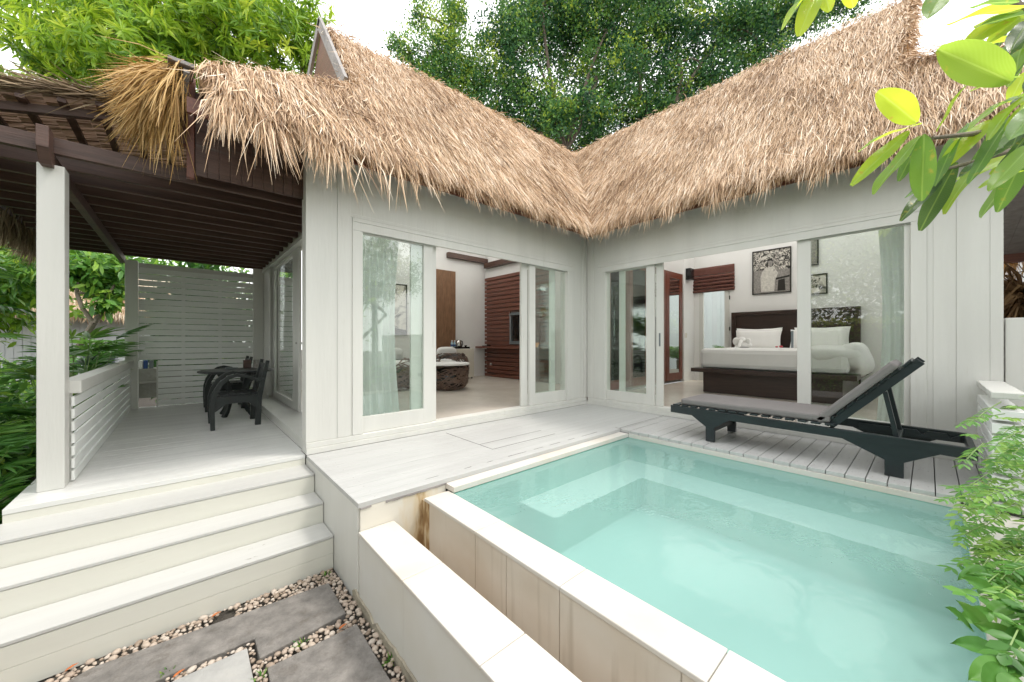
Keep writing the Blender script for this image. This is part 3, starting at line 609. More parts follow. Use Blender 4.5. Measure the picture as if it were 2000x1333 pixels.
# other outside and inside walls, floors, ceilings
m = MB()
m.box(-4.05, -3.9, 4.5, 4.62, 0.1, 3.7); m.box(-2.35, 1.3, 4.5, 4.62, 0.1, 3.7); m.box(-3.9, -2.35, 4.5, 4.62, 0.1, 0.5); m.box(-3.9, -2.35, 4.5, 4.62, 3.2, 3.7)  # opening added in the unseen part of this wall to let daylight in
m.box(1.2, 1.3, 0.76, 4.5, 0.1, 3.7); m.box(0.42, 1.3, 0.66, 0.76, 0.1, 3.7); m.box(0.42, 0.52, 0.151, 0.66, 0.1, 3.7)
m.build('living_room_walls', 'interior_wall', villa)
m = MB()
m.box(0.53, 4.6, 0.63, 0.655, 0.1, 3.7); m.box(3.9, 4.6, 0.0, 0.629, 0.1, 3.7); m.box(0.151, 0.6, 0.0, 0.12, 0.1, 3.7); m.box(0.53, 0.6, 0.121, 0.629, 0.1, 3.7)
m.box(4.5, 4.6, -0.13, -0.001, 0.1, 3.7); m.box(4.5, 4.6, -4.3, -0.83, 0.1, 3.7); m.box(4.5, 4.6, -0.83, -0.13, 2.41, 3.7)
m.box(0.151, 1.0, -4.433, -4.3, 0.1, 3.7); m.box(3.8, 4.6, -4.433, -4.3, 0.1, 3.7); m.box(1.0, 3.8, -4.433, -4.3, 0.1, 0.8); m.box(1.0, 3.8, -4.433, -4.3, 2.9, 3.7)  # opening added in the unseen end wall to light the bedroom
m.build('bedroom_walls', 'interior_wall', villa)
m = MB(); m.box(-4.05, 1.2, 0.1505, 4.5, 0.0, 0.104); m.box(0.1505, 4.5, -4.3, 0.0, 0.0, 0.104); m.build('interior_floor', 'interior_floor', villa)
m = MB(); m.box(-4.05, 1.3, 0.55, 1.9, 3.7, 3.74); m.box(-4.05, 1.3, 4.3, 4.62, 3.7, 3.74); m.box(0.55, 1.9, -4.43, 0.62, 3.741, 3.78); m.box(4.3, 4.6, -4.43, 0.62, 3.741, 3.78)
q = MB(); q.box(-4.05, 1.3, 1.9, 4.3, 3.705, 3.715); q.build('fill_light_panel', 'fill_panel_diffuse', villa); q = MB(); q.box(1.9, 4.3, -4.43, 0.62, 3.745, 3.755); q.build('fill_light_panel', 'fill_panel_diffuse', villa)  # unseen panels added to the ceilings to pass soft daylight into the rooms
m.prism([(-4.17, 0.15, 3.25), (1.3, 0.15, 3.25), (1.3, 0.55, 3.70), (-4.17, 0.55, 3.70)], (0, 0, 0.03)); m.prism([(0.15, 0.15, 3.26), (0.15, -4.43, 3.26), (0.55, -4.43, 3.71), (0.55, 0.15, 3.71)], (0, 0, 0.03))
m.build('ceiling', 'interior_wall', villa)
m = MB(); m.box(-0.1, 1.2, 4.38, 4.5, 3.32, 3.45); m.box(1.05, 1.2, 2.3, 4.379, 3.16, 3.30); m.build('ceiling_beam', 'dark_wood', villa)
# bedroom back door with glass
dm = MB(); dm.box(4.49, 4.54, -0.83, -0.72, 0.105, 2.41); dm.box(4.49, 4.54, -0.23, -0.13, 0.105, 2.41); dm.box(4.49, 4.54, -0.72, -0.23, 2.32, 2.41); dm.box(4.49, 4.54, -0.72, -0.23, 0.105, 0.35)
o = dm.build('bedroom_door', 'white_wood', villa, bevel=0.003)
q = MB(); q.box(4.512, 4.517, -0.724, -0.226, 0.34, 2.33); q.build('glass', 'glass', o)
for z in (0.5, 1.35, 2.1): q = MB(); q.box(4.48, 4.4895, -0.845, -0.825, z, z + 0.09); q.build('hinge', 'black_plastic', o)
# eaves: soffit and fascia
m = MB(); m.box(-5.3, 0.0, -0.14, -0.11, 2.90, 3.02); m.box(-0.14, -0.11, -5.3, -0.11, 2.90, 3.02)
m.build('fascia', 'slat_wood', villa)
m = MB(); m.box(-4.44, -0.02, -0.109, -0.0105, 2.955, 2.975); m.box(-0.109, -0.0105, -4.44, -0.11, 2.955, 2.975); m.build('soffit', 'dark_wood', villa)
# ---- roof faces (A over the living room, B its mirror over the bedroom)
TS = 1.3065; RZ = 5.45
def sw(p): return (p[1], p[0], p[2])
FA = [(-5.22, -0.08, 3.307), (-5.05, -0.3, 3.02), (-0.3, -0.3, 3.02), (1.56, 1.56, RZ), (-3.82, 1.56, RZ), (-3.82, 0.55, 4.13)]
BA = [(-3.82, 1.56, RZ), (1.56, 1.56, RZ), (1.85, 1.85, 5.15), (-3.82, 1.85, 5.15)]  # back slope cut short so daylight reaches the added ceiling panels
HA = [(-5.22, -0.08, 3.307), (-3.82, 0.55, 4.13), (-3.82, 2.4, 4.13), (-5.22, 5.2, 3.25)]
roof = MB()
for F in (FA, BA, HA):
    roof.prism(F, (0, 0, -0.13)); roof.prism([sw(p) for p in F], (0, 0, -0.13))
ro = roof.build('thatched_roof', 'straw', villa)
a = ro.data.attributes.new('rnd', 'FLOAT', 'FACE'); a.data.foreach_set('value', [0.28] * len(ro.data.polygons))
dA = np.array([0, -1, -TS]); dA = dA / np.linalg.norm(dA); nA = np.array([0, -TS, 1.0]); nA = nA / np.linalg.norm(nA)
def facestrands(n, Lr, Wr, lo=-0.3, hi=1.56, jit=0.20, fringe=False, xmin=None, messy=0.0):
    y = rng.uniform(lo, hi, n * 2); xl = np.where(y < 0.55, np.maximum(-5.20 + (y + 0.08) * 2.22, -5.20), -3.84)
    xl = np.where(y < -0.08, -5.20 + (-0.08 - y) * 0.7, xl)
    x = rng.uniform(-5.4, 1.56, n * 2); ok = (x > xl) & (x < y + 0.03)
    if xmin is not None: ok &= (x < xmin)
    x = x[ok][:n]; y = y[ok][:n]; n = len(x)
    sag = 0.02 * np.sin(x * 2.3) + 0.015 * np.sin(y * 5 + x)
    z = 3.02 + (y + 0.3) * TS + sag
    P = np.stack([x, y, z], 1) + nA * rng.uniform(0.01, 0.07, (n, 1))
    # clumped direction field
    fld = 0.45 * np.sin(x * 3.1 + y * 1.7) * np.sin(y * 4.3 - x) + 0.25 * np.sin(x * 11 + y * 5)
    a = rng.normal(size=n) * jit + fld * 0.16
    mess = rng.random(n) < messy; a = np.where(mess, rng.normal(size=n) * 1.2, a)
    side = np.array([1.0, 0, 0])
    D = dA * np.cos(a)[:, None] + side * np.sin(a)[:, None] + nA * rng.uniform(0.0, 0.12, (n, 1))
    L = rng.uniform(*Lr, n); W = rng.uniform(*Wr, n)
    V, F = strands(P, D, L, W, 0.15 if not fringe else 0.55, outn=nA)
    r = np.clip(0.47 + 0.33 * rng.normal(size=n) + 0.16 * np.sin(x * 2.1) * np.sin(y * 3.3 + 1) + 0.10 * np.sin(x * 5.3 + 2 * np.sin(y * 4)) + (0.12 if fringe else 0), 0.02, 0.98)
    return V, F, r
def swap(t): 
    V = t[0][:, [1, 0, 2]]; return V, t[1][:, ::-1], t[2]
def fringe(n, x0, x1, Lr, yr=(-0.34, -0.12), off=0.0):
    x = rng.uniform(x0, x1, n); y = rng.uniform(*yr, n); z = 3.0 + (y + 0.3) * TS
    clump = 0.5 + 0.5 * np.sin(x * 17 + 2 * np.sin(x * 5)); 
    P = np.stack([x, y, z], 1) + nA * rng.uniform(-0.06, 0.05, (n, 1))
    a = rng.normal(size=n) * 0.22 + 0.15 * np.sin(x * 9)
    D = dA * np.cos(a)[:, None] + np.array([1.0, 0, 0]) * np.sin(a)[:, None] + nA * rng.uniform(-0.05, 0.12, (n, 1))
    L = rng.uniform(*Lr, n) * (0.6 + 0.6 * clump); W = rng.uniform(0.004, 0.010, n)
    V, F = strands(P, D, L, W, 0.75, outn=nA)
    return V, F, np.clip(0.58 + 0.25 * rng.normal(size=n), 0.02, 0.98)
T = [facestrands(56000, (0.2, 0.42), (0.004, 0.0085), jit=0.13, messy=0.02), facestrands(1500, (0.2, 0.4), (0.006, 0.012), lo=1.3, hi=1.6, jit=0.6),
     facestrands(9000, (0.2, 0.42), (0.006, 0.014), hi=0.9, xmin=-3.5, messy=0.08, jit=0.3),
     fringe(6500, -4.5, -0.28, (0.16, 0.34)), fringe(2000, -5.12, -4.3, (0.25, 0.46)), fringe(160, -4.6, -3.4, (0.5, 0.75)), fringe(200, -5.05, -4.6, (0.5, 0.75))]
strand_obj('thatch', 'straw', ro, T)
# B is nearer the camera: finer and denser
T = [swap(facestrands(72000, (0.16, 0.32), (0.0035, 0.0075), jit=0.13, messy=0.02)), swap(facestrands(9000, (0.16, 0.34), (0.004, 0.009), xmin=-2.6, messy=0.14, jit=0.3)),
     swap(facestrands(1500, (0.15, 0.3), (0.006, 0.012), lo=1.35, hi=1.6, jit=0.8)),
     swap(fringe(7500, -5.1, -0.28, (0.15, 0.30))), swap(fringe(900, -4.2, -0.6, (0.25, 0.42)))]
strand_obj('thatch', 'straw', ro, T)
# ridge end tufts and hip lines
def along(a, b, n, spread, Dm, dj, Lr, Wr, droop=0.3):
    a = np.array(a); b = np.array(b); t = rng.random((n, 1)); P = a + (b - a) * t + rng.normal(size=(n, 3)) * spread
    D = nrm(np.array(Dm) + rng.normal(size=(n, 3)) * dj); V, F = strands(P, D, rng.uniform(*Lr, n), rng.uniform(*Wr, n), droop)
    return V, F, np.clip(0.5 + 0.25 * rng.normal(size=n), 0, 1)
hip = [along((-5.22, -0.08, 3.33), (-3.82, 0.55, 4.15), 1800, 0.02, (0.0, -0.65, -0.65), 0.22, (0.12, 0.28), (0.004, 0.009)),
       along((-3.82, 0.55, 4.17), (-3.82, 1.56, 5.5), 500, 0.02, (0.0, -0.7, -0.7), 0.25, (0.12, 0.25), (0.006, 0.012)),
       along((-3.82, 1.56, 5.5), (1.56, 1.56, 5.5), 1200, 0.025, (0.0, -0.8, -0.7), 0.3, (0.12, 0.25), (0.006, 0.012))]
hb = [swap(h) for h in (along((-5.22, -0.08, 3.33), (-3.82, 0.55, 4.15), 2000, 0.025, (0, -0.65, -0.6), 0.3, (0.15, 0.3), (0.005, 0.011)),
      along((-3.82, 0.55, 4.17), (-3.86, 1.56, 5.5), 1300, 0.025, (-0.25, -0.5, -0.7), 0.3, (0.12, 0.25), (0.005, 0.011)),
      along((-3.82, 1.56, 5.5), (1.56, 1.56, 5.5), 1500, 0.025, (0.0, -0.8, -0.7), 0.3, (0.10, 0.22), (0.005, 0.011)))]
strand_obj('ridge_thatch', 'straw', ro, hip + hb)
# hanging flap of straw over the porch
fl = [along((-5.36, -0.05, 3.24), (-5.50, 0.30, 3.10), 1500, 0.04, (-0.34, -0.05, -0.75), 0.20, (0.28, 0.54), (0.005, 0.010), 0.5),
      along((-5.36, 0.0, 3.26), (-5.42, 0.5, 3.18), 600, 0.04, (-0.75, -0.05, -0.35), 0.16, (0.25, 0.5), (0.005, 0.010), 0.4),
      along((-5.34, -0.1, 3.1), (-5.45, 0.1, 2.95), 60, 0.03, (-0.05, -0.1, -1), 0.13, (0.35, 0.7), (0.006, 0.011), 0.3)]
strand_obj('hanging_straw', 'straw_gold', ro, fl)
# gablet and gable boarding
gm = MB(); gm.prism([(-3.90, 0.62, 4.2), (-3.90, 1.56, 5.40), (-3.90, 2.6, 4.2)], (0.02, 0, 0)); gm.build('gablet', 'slat_wood', villa)
gm = MB(); gm.bar((-3.92, 0.50, 4.10), (-3.92, 1.58, 5.50), 0.13, 0.04, (1, 0, 0)); gm.bar((-3.92, 1.52, 5.50), (-3.92, 2.6, 4.7), 0.13, 0.04, (1, 0, 0)); gm.build('bargeboard', 'grey_board', villa)
gm = MB(); gm.bar((1.52, -3.86, 5.54), (3.0, -3.86, 4.7), 0.14, 0.04, (0, 1, 0)); gm.build('bargeboard', 'grey_board', villa)
gb = MB(); x = -5.245
while x < -4.44:
    zt = 3.20 - max(0, (x + 5.15)) * 0.35; gb.box(x, x + 0.078, 0.10, 0.115, 2.50, zt); x += 0.08
gb.build('gable_boarding', 'joist_wood', villa, bevel=0.003)
gb = MB(); gb.box(-5.30, -5.25, 0.075, 0.13, 2.46, 3.26); gb.box(-5.30, -4.44, 0.085, 0.0995, 3.02, 3.10); gb.box(-5.40, -5.302, 0.13, 0.6, 2.9, 3.27); gb.box(-5.42, -5.24, 0.14, 0.17, 2.75, 3.33); gb.build('gable_frame', 'slat_wood', villa, bevel=0.003)
gb = MB(); gb.bar((-5.33, -0.10, 3.30), (-5.35, 0.5, 3.28), 0.16, 0.03); gb.bar((-5.30, -0.06, 3.28), (-5.34, 0.4, 2.95), 0.04, 0.12); gb.build('rafter_end', 'grey_board', villa, bevel=0.004)
# garden wall beyond the bedroom
gw = thing('garden_wall', 'plain white garden wall behind the slatted rail at the right', 'wall', (0.1, -6, -0.7))
m = MB(); m.box(0.03, 0.15, -9.0, -4.445, -0.70, 1.30); m.build('wall', 'white_wood', gw, bevel=0.004)
# roof soffit boards of the next pavilion at the far right
nr = thing('neighbour_pavilion', 'dark boarded underside and straw fringe of the next roof at the right edge', 'roof', (3.5, -5.5, -0.7))
m = MB()
for i in range(16):
    y = -4.55 - i * 0.16; m.prism([(0.6, y, 3.35), (0.6, y - 0.157, 3.35), (5.2, y - 0.157, 2.55), (5.2, y, 2.55)], (0, 0, 0.02))
m.build('boarded_soffit', 'grey_board', nr)
m = MB(); m.box(5.1, 5.2, -9, -4.5, 2.42, 2.58); m.build('eave_board', 'slat_wood', nr)
for y_ in (-6.6, -4.6): m = MB(); m.box(5.25, 5.35, y_, y_ + 0.1, -0.7, 2.5); m.build('post', 'dark_wood', nr)
strand_obj('straw_fringe', 'straw_gold', nr, [along((5.3, -4.3, 2.6), (5.3, -8, 2.6), 900, 0.05, (0.1, 0, -1), 0.15, (0.25, 0.5), (0.01, 0.02))])
# ================================================================ PERGOLA, SCREEN, RAILS
pg = thing('porch_pergola', 'dark joisted porch roof of woven palm panels on white square posts', 'pergola', (-5.4, 2.3, 0))
m = MB(); m.box(-6.115, -5.982, 0.285, 0.435, 0.0, 2.40); m.build('post', 'white_wood', pg, bevel=0.005)
m = MB(); m.box(-6.02, -5.875, 4.48, 4.62, 0.0, 2.40); m.build('post', 'white_wood', pg, bevel=0.005)
m = MB(); m.prism([(-6.03, 0.13, 2.62), (-6.03, 0.13, 2.47), (-6.03, 0.21, 2.372), (-6.03, 4.72, 2.372), (-6.03, 4.72, 2.479), (-6.03, 0.26, 2.479), (-6.03, 0.26, 2.62)], (-0.06, 0, 0)); m.build('beam', 'joist_wood', pg, bevel=0.004)
for k in range(14):
    y = 0.30 + 0.33 * k; m = MB(); m.box(-6.75 + (0.05 if k % 3 else 0), -4.174, y - 0.026, y + 0.026, 2.482, 2.60)
    m.build('joist', 'joist_wood', pg, bevel=0.003)
for k in range(4):
    y = 0.38 + k * 1.5; m = MB(); m.bar((-6.8, y, 2.645), (-5.32, y, 3.015), 0.05, 0.06); m.build('rafter', 'joist_wood', pg, bevel=0.003)
cz = lambda x: 2.66 + (x + 6.80) * 0.26
m = MB(); m.prism([(-6.88, 0.29, cz(-6.88) + 0.07), (-4.95, 0.29, cz(-4.95) + 0.07), (-4.95, 5.0, cz(-4.95) + 0.07), (-6.88, 5.0, cz(-6.88) + 0.07)], (0, 0, 0.012)); m.prism([(-4.95, 0.12, 3.21), (-4.18, 0.12, 3.21), (-4.18, 5.0, 3.21), (-4.95, 5.0, 3.21)], (0, 0, 0.02))
cov = m.build('woven_cover', 'weave_back', pg); a = cov.data.attributes.new('rnd', 'FLOAT', 'FACE'); a.data.foreach_set('value', [0.2] * len(cov.data.polygons))
V = []; F = []; r = []
xs = np.arange(-6.85, -5.0, 0.19)
for y in np.arange(0.28, 5.0, 0.021):
    for x in xs:
        x1 = x + 0.19; dz = random.uniform(-0.012, 0.02); t = random.uniform(-0.006, 0.006); k = len(V)
        V += [(x, y + t, cz(x) + 0.045 - dz), (x1, y + random.uniform(-0.006, 0.006), cz(x1) + 0.035 - dz * 0.5), (x1, y + 0.030, cz(x1) + 0.05), (x, y + 0.030, cz(x) + 0.05)]; F.append((k, k + 1, k + 2, k + 3)); r.append(min(1, max(0, random.gauss(0.55, 0.25))))
fastmesh('weave', np.array(V), np.array(F), 'weave', cov, r)
m = MB()
for x in xs: m.bar((x + 0.095, 0.27, cz(x + 0.095) + 0.02), (x + 0.095, 4.95, cz(x + 0.095) + 0.02), 0.045, 0.03)
m.build('battens', 'dark_wood', cov)
strand_obj('straw_edge', 'straw_old', cov, [along((-6.9, 0.29, cz(-6.9) + 0.085), (-5.4, 0.29, cz(-5.4) + 0.085), 900, 0.012, (-0.85, -0.25, -0.08), 0.2, (0.12, 0.3), (0.006, 0.014), 0.15),
    along((-6.88, 0.3, cz(-6.88) + 0.05), (-6.88, 5.0, cz(-6.88) + 0.05), 3600, 0.03, (-0.35, 0.0, -1), 0.22, (0.2, 0.5), (0.008, 0.02), 0.4)])
vb = MB()
for y0 in (0.5,): vb.box(-6.86, -6.84, 0.3, 5.0, cz(-6.85) - 0.06, cz(-6.85) + 0.04)
vb.build('eave_board', 'joist_wood', cov)
sg = MB(); sg.box(-4.5, -4.22, 1.3, 1.42, 2.42, 2.475)
# privacy screen
scn = thing('privacy_screen', 'tall white slatted privacy screen closing the far end of the porch', 'screen', (-5.1, 4.56, 0))
z = 0.02; i = 0
while z < 2.27:
    h = 0.094 + random.uniform(-0.003, 0.003) if z > 0.76 else 0.083
    gap = 0.006 + random.uniform(0, 0.005) if z > 0.76 else 0.013
    x0 = -5.87 if z > 0.72 else -5.645
    m = MB(); tilt = random.uniform(-0.004, 0.004)
    if z > 0.76 or True:
        P = [(x0, 4.552, z + tilt), (-4.332, 4.552, z - tilt), (-4.332, 4.552, z - tilt + h), (x0, 4.552, z + tilt + h)]
        m.prism(P, (0, 0.016, 0))
    m.build('slat', 'white_slat', scn, bevel=0.002); z += h + gap
m = MB(); m.box(-5.87, -4.332, 4.535, 4.585, 2.30, 2.375); m.build('top_rail', 'white_wood', scn, bevel=0.003)
for x in (-5.35, -4.85): m = MB(); m.box(x, x + 0.05, 4.57, 4.60, 0.0, 2.3); m.build('batten', 'white_wood', scn)
m = MB(); m.box(-5.66, -5.64, 4.54, 4.58, 0.0, 0.76); m.build('batten', 'white_wood', scn)
m = MB(); m.box(-4.33, -4.172, 4.5, 4.64, 0.0, 2.48); m.build('post', 'white_wood', scn, bevel=0.004)
def rail(name, label, a, b, zc, cap_w, n, along_y, mid=None):
    # a,b: ends; slats run between them
    (xa, ya), (xb, yb) = a, b
    t = thing(name, label, 'railing', ((xa + xb) / 2, (ya + yb) / 2, 0))
    m = MB()
    if along_y: m.box(xa - cap_w / 2, xa + cap_w / 2, ya, yb, zc - 0.10, zc)
    else: m.box(xa, xb, ya - cap_w / 2, ya + cap_w / 2, zc - 0.045, zc)
    m.build('cap', 'white_wood', t, bevel=0.006)
    z = 0.012; h = (zc - 0.115) / n - 0.022
    for i in range(n):
        segs = [(ya, yb)] if mid is None else [(ya, mid), (mid + 0.004, yb)]
        m = MB()
        if along_y:
            for s0, s1 in segs: m.box(xa + 0.012, xa + 0.030, s0, s1, z, z + h)
        else: m.box(xa, xb, ya - 0.07, ya + 0.07, z, z + h)
        m.build('slat', 'white_slat', t, bevel=0.002); z += h + 0.022
    if along_y:
        for yy in (ya + 0.02, 1.9, 3.2, yb - 0.07): m = MB(); m.box(xa - 0.035, xa + 0.010, yy, yy + 0.05, 0, zc - 0.101); m.build('post', 'white_wood', t)
    return t
rail('porch_railing', 'white slatted porch railing with thick cap running back from the front post', (-5.985, 0.437), (-5.985, 4.478), 0.79, 0.13, 7, True, 1.9)
rail('deck_railing', 'short white stacked slat rail at the end of the pool deck behind the green bush', (-1.15, -4.36), (-0.035, -4.36), 0.75, 0.15, 7, False)
bl = thing('concrete_plinth', 'grey concrete block seen through the gap at the foot of the slatted screen', 'concrete block', (-5.8, 5.1, 0))
m = MB(); m.box(-6.05, -5.2, 4.95, 5.4, 0.12, 0.62); m.build('block', 'concrete', bl, bevel=0.01)
m = MB(); m.box(-6.1, -5.2, 4.9, 5.45, 0.36, 0.40); m.build('ledge', 'concrete', bl, bevel=0.004)
for i, (x, c, lab) in enumerate(((-5.98, 'label_blue', 'dark blue book standing on the concrete block, left end'), (-5.90, 'linen', 'white book between blue ones on the concrete block'), (-5.84, 'label_blue', 'dark blue book in the middle of the row on the concrete block'), (-5.77, 'grey_lacquer', 'grey book at the right end on the concrete block'))):
    m = MB(); m.box(x, x + 0.05, 4.98, 5.16, 0.622, 0.76); o = m.build('book', c, bevel=0.002); tag(o, lab, 'book', 'books on the concrete block')
# ================================================================ PORCH FURNITURE
def chair(label, loc, rz=0.0):
    t = thing('porch_armchair', label, 'chair', loc, 'black wooden armchairs on the porch')
    bx, by, bz = loc
    def P(x, y, z): return (bx + x, by + y, bz + z)
    for s in (-1, 1):
        yy = 0.27 * s
        arc = [(-0.262, 0), (-0.268, 0.2), (-0.262, 0.36), (-0.235, 0.47), (-0.18, 0.575), (-0.10, 0.645), (-0.02, 0.665), (0.08, 0.64), (0.17, 0.60), (0.27, 0.595)]
        hs = [0.045, 0.05, 0.055, 0.055, 0.05, 0.045, 0.04, 0.036, 0.034, 0.034]
        m = MB(); m.ribbon([P(a, yy, b) for a, b in arc], 0.05, hs, (0, 1, 0)); m.build('arm', 'black_paint', t, bevel=0.004)
        m = MB(); m.ribbon([P(0.20, yy * 0.9, 0.0), P(0.215, yy * 0.9, 0.36), P(0.265, yy * 0.9, 0.62), P(0.31, yy * 0.9, 0.84)], 0.045, [0.065, 0.06, 0.05, 0.04], (0, 1, 0)); m.build('back_leg', 'black_paint', t, bevel=0.004)
        m = MB(); m.prism([P(-0.24, yy * 0.9, 0.40), P(-0.24, yy * 0.9, 0.22), P(-0.215, yy * 0.9, 0.235), P(-0.13, yy * 0.9, 0.31), P(0.10, yy * 0.9, 0.31), P(0.175, yy * 0.9, 0.235), P(0.19, yy * 0.9, 0.235), P(0.19, yy * 0.9, 0.40)], (0, 0.026 * s, 0)); m.build('side_rail', 'black_paint', t, bevel=0.003)
    m = MB()
    for k in range(6): m.box(bx - 0.25 + k * 0.077, bx - 0.25 + k * 0.077 + 0.068, by - 0.235, by + 0.235, bz + 0.402, bz + 0.424)
    m.build('seat', 'black_paint', t, bevel=0.003)
    m = MB()
    for z in (0.50, 0.76): x = 0.235 + (z - 0.45) * 0.2; m.bar(P(x, -0.22, z), P(x, 0.22, z), 0.024, 0.07)
    for k in range(5): y = -0.16 + k * 0.08; m.bar(P(0.25, y, 0.52), P(0.30, y, 0.76), 0.045, 0.014, (1, 0, 0))
    m.build('backrest', 'black_paint', t, bevel=0.003)
    m = MB(); m.box(bx - 0.26, bx - 0.235, by - 0.25, by + 0.25, bz + 0.34, bz + 0.40); m.build('front_rail', 'black_paint', t, bevel=0.003)
    return t
chair('black wooden armchair with arched arms, the nearer of two at the porch table', (-4.79, 2.10, 0.001))
chair('black wooden armchair with arched arms, behind the round porch table', (-4.79, 3.68, 0.001))
tb = thing('porch_table', 'round black wooden table with curved legs between two armchairs', 'table', (-4.72, 2.88, 0))
m = MB(); m.lathe([(0.01, 0.640), (0.44, 0.640), (0.46, 0.648), (0.46, 0.668), (0.44, 0.674), (0.01, 0.674)], (-4.72, 2.88, 0), 36); m.build('tabletop', 'black_paint', tb, bevel=0.002)
for k in range(4):
    a = R(45 + 90 * k); ca, sa = math.cos(a), math.sin(a); pr = [(0.24, 0.0), (0.19, 0.07), (0.14, 0.2), (0.13, 0.35), (0.19, 0.5), (0.27, 0.6), (0.29, 0.64)]
    m = MB(); m.ribbon([(-4.72 + r_ * ca, 2.88 + r_ * sa, z_ + 0.0) for r_, z_ in pr], 0.05, 0.055, (-sa, ca, 0)); m.build('leg', 'black_paint', tb, bevel=0.004)
m = MB(); m.bar((-4.82, 2.78, 0.3), (-4.62, 2.98, 0.3), 0.05, 0.05); m.bar((-4.82, 2.98, 0.3), (-4.62, 2.78, 0.3), 0.05, 0.045); m.build('cross_brace', 'black_paint', tb)
m = MB(); m.box(-4.62, -4.52, 3.10, 3.2, 0.676, 0.80); tag(m.build('tissue_box', 'dark_wood', bevel=0.004), 'dark brown box standing on the porch table', 'box')
m = MB(); m.box(-4.50, -4.40, 3.02, 3.10, 0.676, 0.80); tag(m.build('menu_stand', 'photo_mid', bevel=0.003), 'small patterned black and white box beside the brown one on the porch table', 'box')
m = MB(); m.lathe([(0.05, 0.676), (0.075, 0.684), (0.08, 0.70), (0.07, 0.70), (0.05, 0.69), (0.005, 0.688)], (-4.78, 2.95, 0), 20); tag(m.build('ashtray', 'grey_lacquer', smooth=True), 'small grey dish on the porch table', 'dish')
# ================================================================ CHAISE
ch = thing('sun_lounger', 'dark slatted wooden sun lounger with grey cushion and raised back by the pool', 'sun lounger', (-0.68, -3.1, 0.001))
XN, XF = -1.02, -0.36
prof = [(-1.98, 0.345), (-1.98, 0.262), (-2.22, 0.258), (-2.37, 0.155), (-2.37, 0.0), (-2.46, 0.0), (-2.46, 0.155), (-2.60, 0.258), (-3.50, 0.248), (-3.76, 0.125), (-3.76, 0.0), (-3.87, 0.0), (-3.87, 0.125), (-4.06, 0.235), (-4.24, 0.225), (-4.24, 0.315)]
for x in (XN, XF): m = MB(); m.prism([(x, y, z + 0.001) for y, z in prof], (0.04, 0, 0)); m.build('side_rail', 'chaise_paint', ch, bevel=0.004)
for y in (-2.415, -3.815): m = MB(); m.box(XN + 0.0405, XF - 0.0005, y - 0.018, y + 0.018, 0.10, 0.15); m.build('stretcher', 'chaise_paint', ch, bevel=0.003)
for k in range(15):
    y = -2.01 - k * 0.098; m = MB(); m.box(XN - 0.004, XF + 0.044, y - 0.068, y, 0.3465, 0.364); m.build('slat', 'chaise_paint', ch, bevel=0.003)
    if k > 9:
        q = MB(); q.blob((XN - 0.005, y - 0.034, 0.34), (0.006, 0.006, 0.006), 8, 5); q.build('screw', 'metal', ch)
m = MB(); m.box(XN + 0.0405, XF - 0.0005, -4.235, -4.20, 0.24, 0.312); m.build('end_rail', 'chaise_paint', ch, bevel=0.003)
m = MB()
zz = [( -3.60, 0.30)]; y = -3.66
poly = [(XF - 0.03, -3.55, 0.235), (XF - 0.03, -3.55, 0.30)]
for k in range(3): poly += [(XF - 0.03, y, 0.30), (XF - 0.03, y - 0.10, 0.30), (XF - 0.03, y - 0.13, 0.265)]; y -= 0.17
poly += [(XF - 0.03, -4.18, 0.30), (XF - 0.03, -4.18, 0.235)]
m.prism(poly, (0.028, 0, 0)); m.build('notched_ledger', 'chaise_paint', ch, bevel=0.002); m = MB(); m.prism([(XN + 0.0420, p[1], p[2]) for p in poly], (0.026, 0, 0)); m.build('notched_ledger', 'chaise_paint', ch, bevel=0.002)
hy, hz = -3.40, 0.325; ty, tz = -3.96, 0.94; Lb = math.hypot(ty - hy, tz - hz); uy, uz = (ty - hy) / Lb, (tz - hz) / Lb; ny, nz = (uz, -uy)   # n points towards sitter/up
ny, nz = (-uz * -1, uy * -1)
for x in (XN + 0.06, XF - 0.045):
    m = MB(); m.bar((x + 0.015, hy + 0.02, hz - 0.02), (x + 0.015, ty, tz), 0.032, 0.06, (1, 0, 0)); 
    m = MB(); a = Vector((x, hy, hz)); 
    pts = [(x, hy - ny * 0.03, hz - nz * 0.03), (x, hy + ny * 0.03, hz + nz * 0.03), (x, ty + ny * 0.03, tz + nz * 0.03), (x, ty - ny * 0.03, tz - nz * 0.03)]
    m.prism(pts, (0.032, 0, 0)); m.build('back_side_rail', 'chaise_paint', ch, bevel=0.003)
def onback(s, h): return (hy + uy * s + ny * h, hz + uz * s + nz * h)
for k in range(8):
    s0 = 0.03 + k * 0.1; a = onback(s0, 0.0315); b_ = onback(s0 + 0.07, 0.0315); c = onback(s0 + 0.07, 0.048); d_ = onback(s0, 0.048)
    m = MB(); m.prism([(XN + 0.045, *a), (XN + 0.045, *b_), (XN + 0.045, *c), (XN + 0.045, *d_)], (XF - XN - 0.05, 0, 0)); m.build('back_slat', 'chaise_paint', ch, bevel=0.003)
s1 = onback(0.50, -0.03); 
for x in (XN + 0.10, XF - 0.09): m = MB(); m.bar((x, s1[0], s1[1]), (x, -3.83, 0.285), 0.03, 0.055, (1, 0, 0)); m.build('support_strut', 'chaise_paint', ch, bevel=0.003)
m = MB(); m.box(XN + 0.06, XF - 0.04, -3.85, -3.81, 0.265, 0.30); m.build('support_bar', 'chaise_paint', ch, bevel=0.003)
m = MB(); m.box(XN + 0.02, XF + 0.02, -3.415, -2.09, 0.366, 0.432); m.build('seat_cushion', 'cushion', ch, bevel=0.018)
a, b_, c, d_ = onback(-0.02, 0.052), onback(0.72, 0.052), onback(0.72, 0.118), onback(-0.02, 0.118)
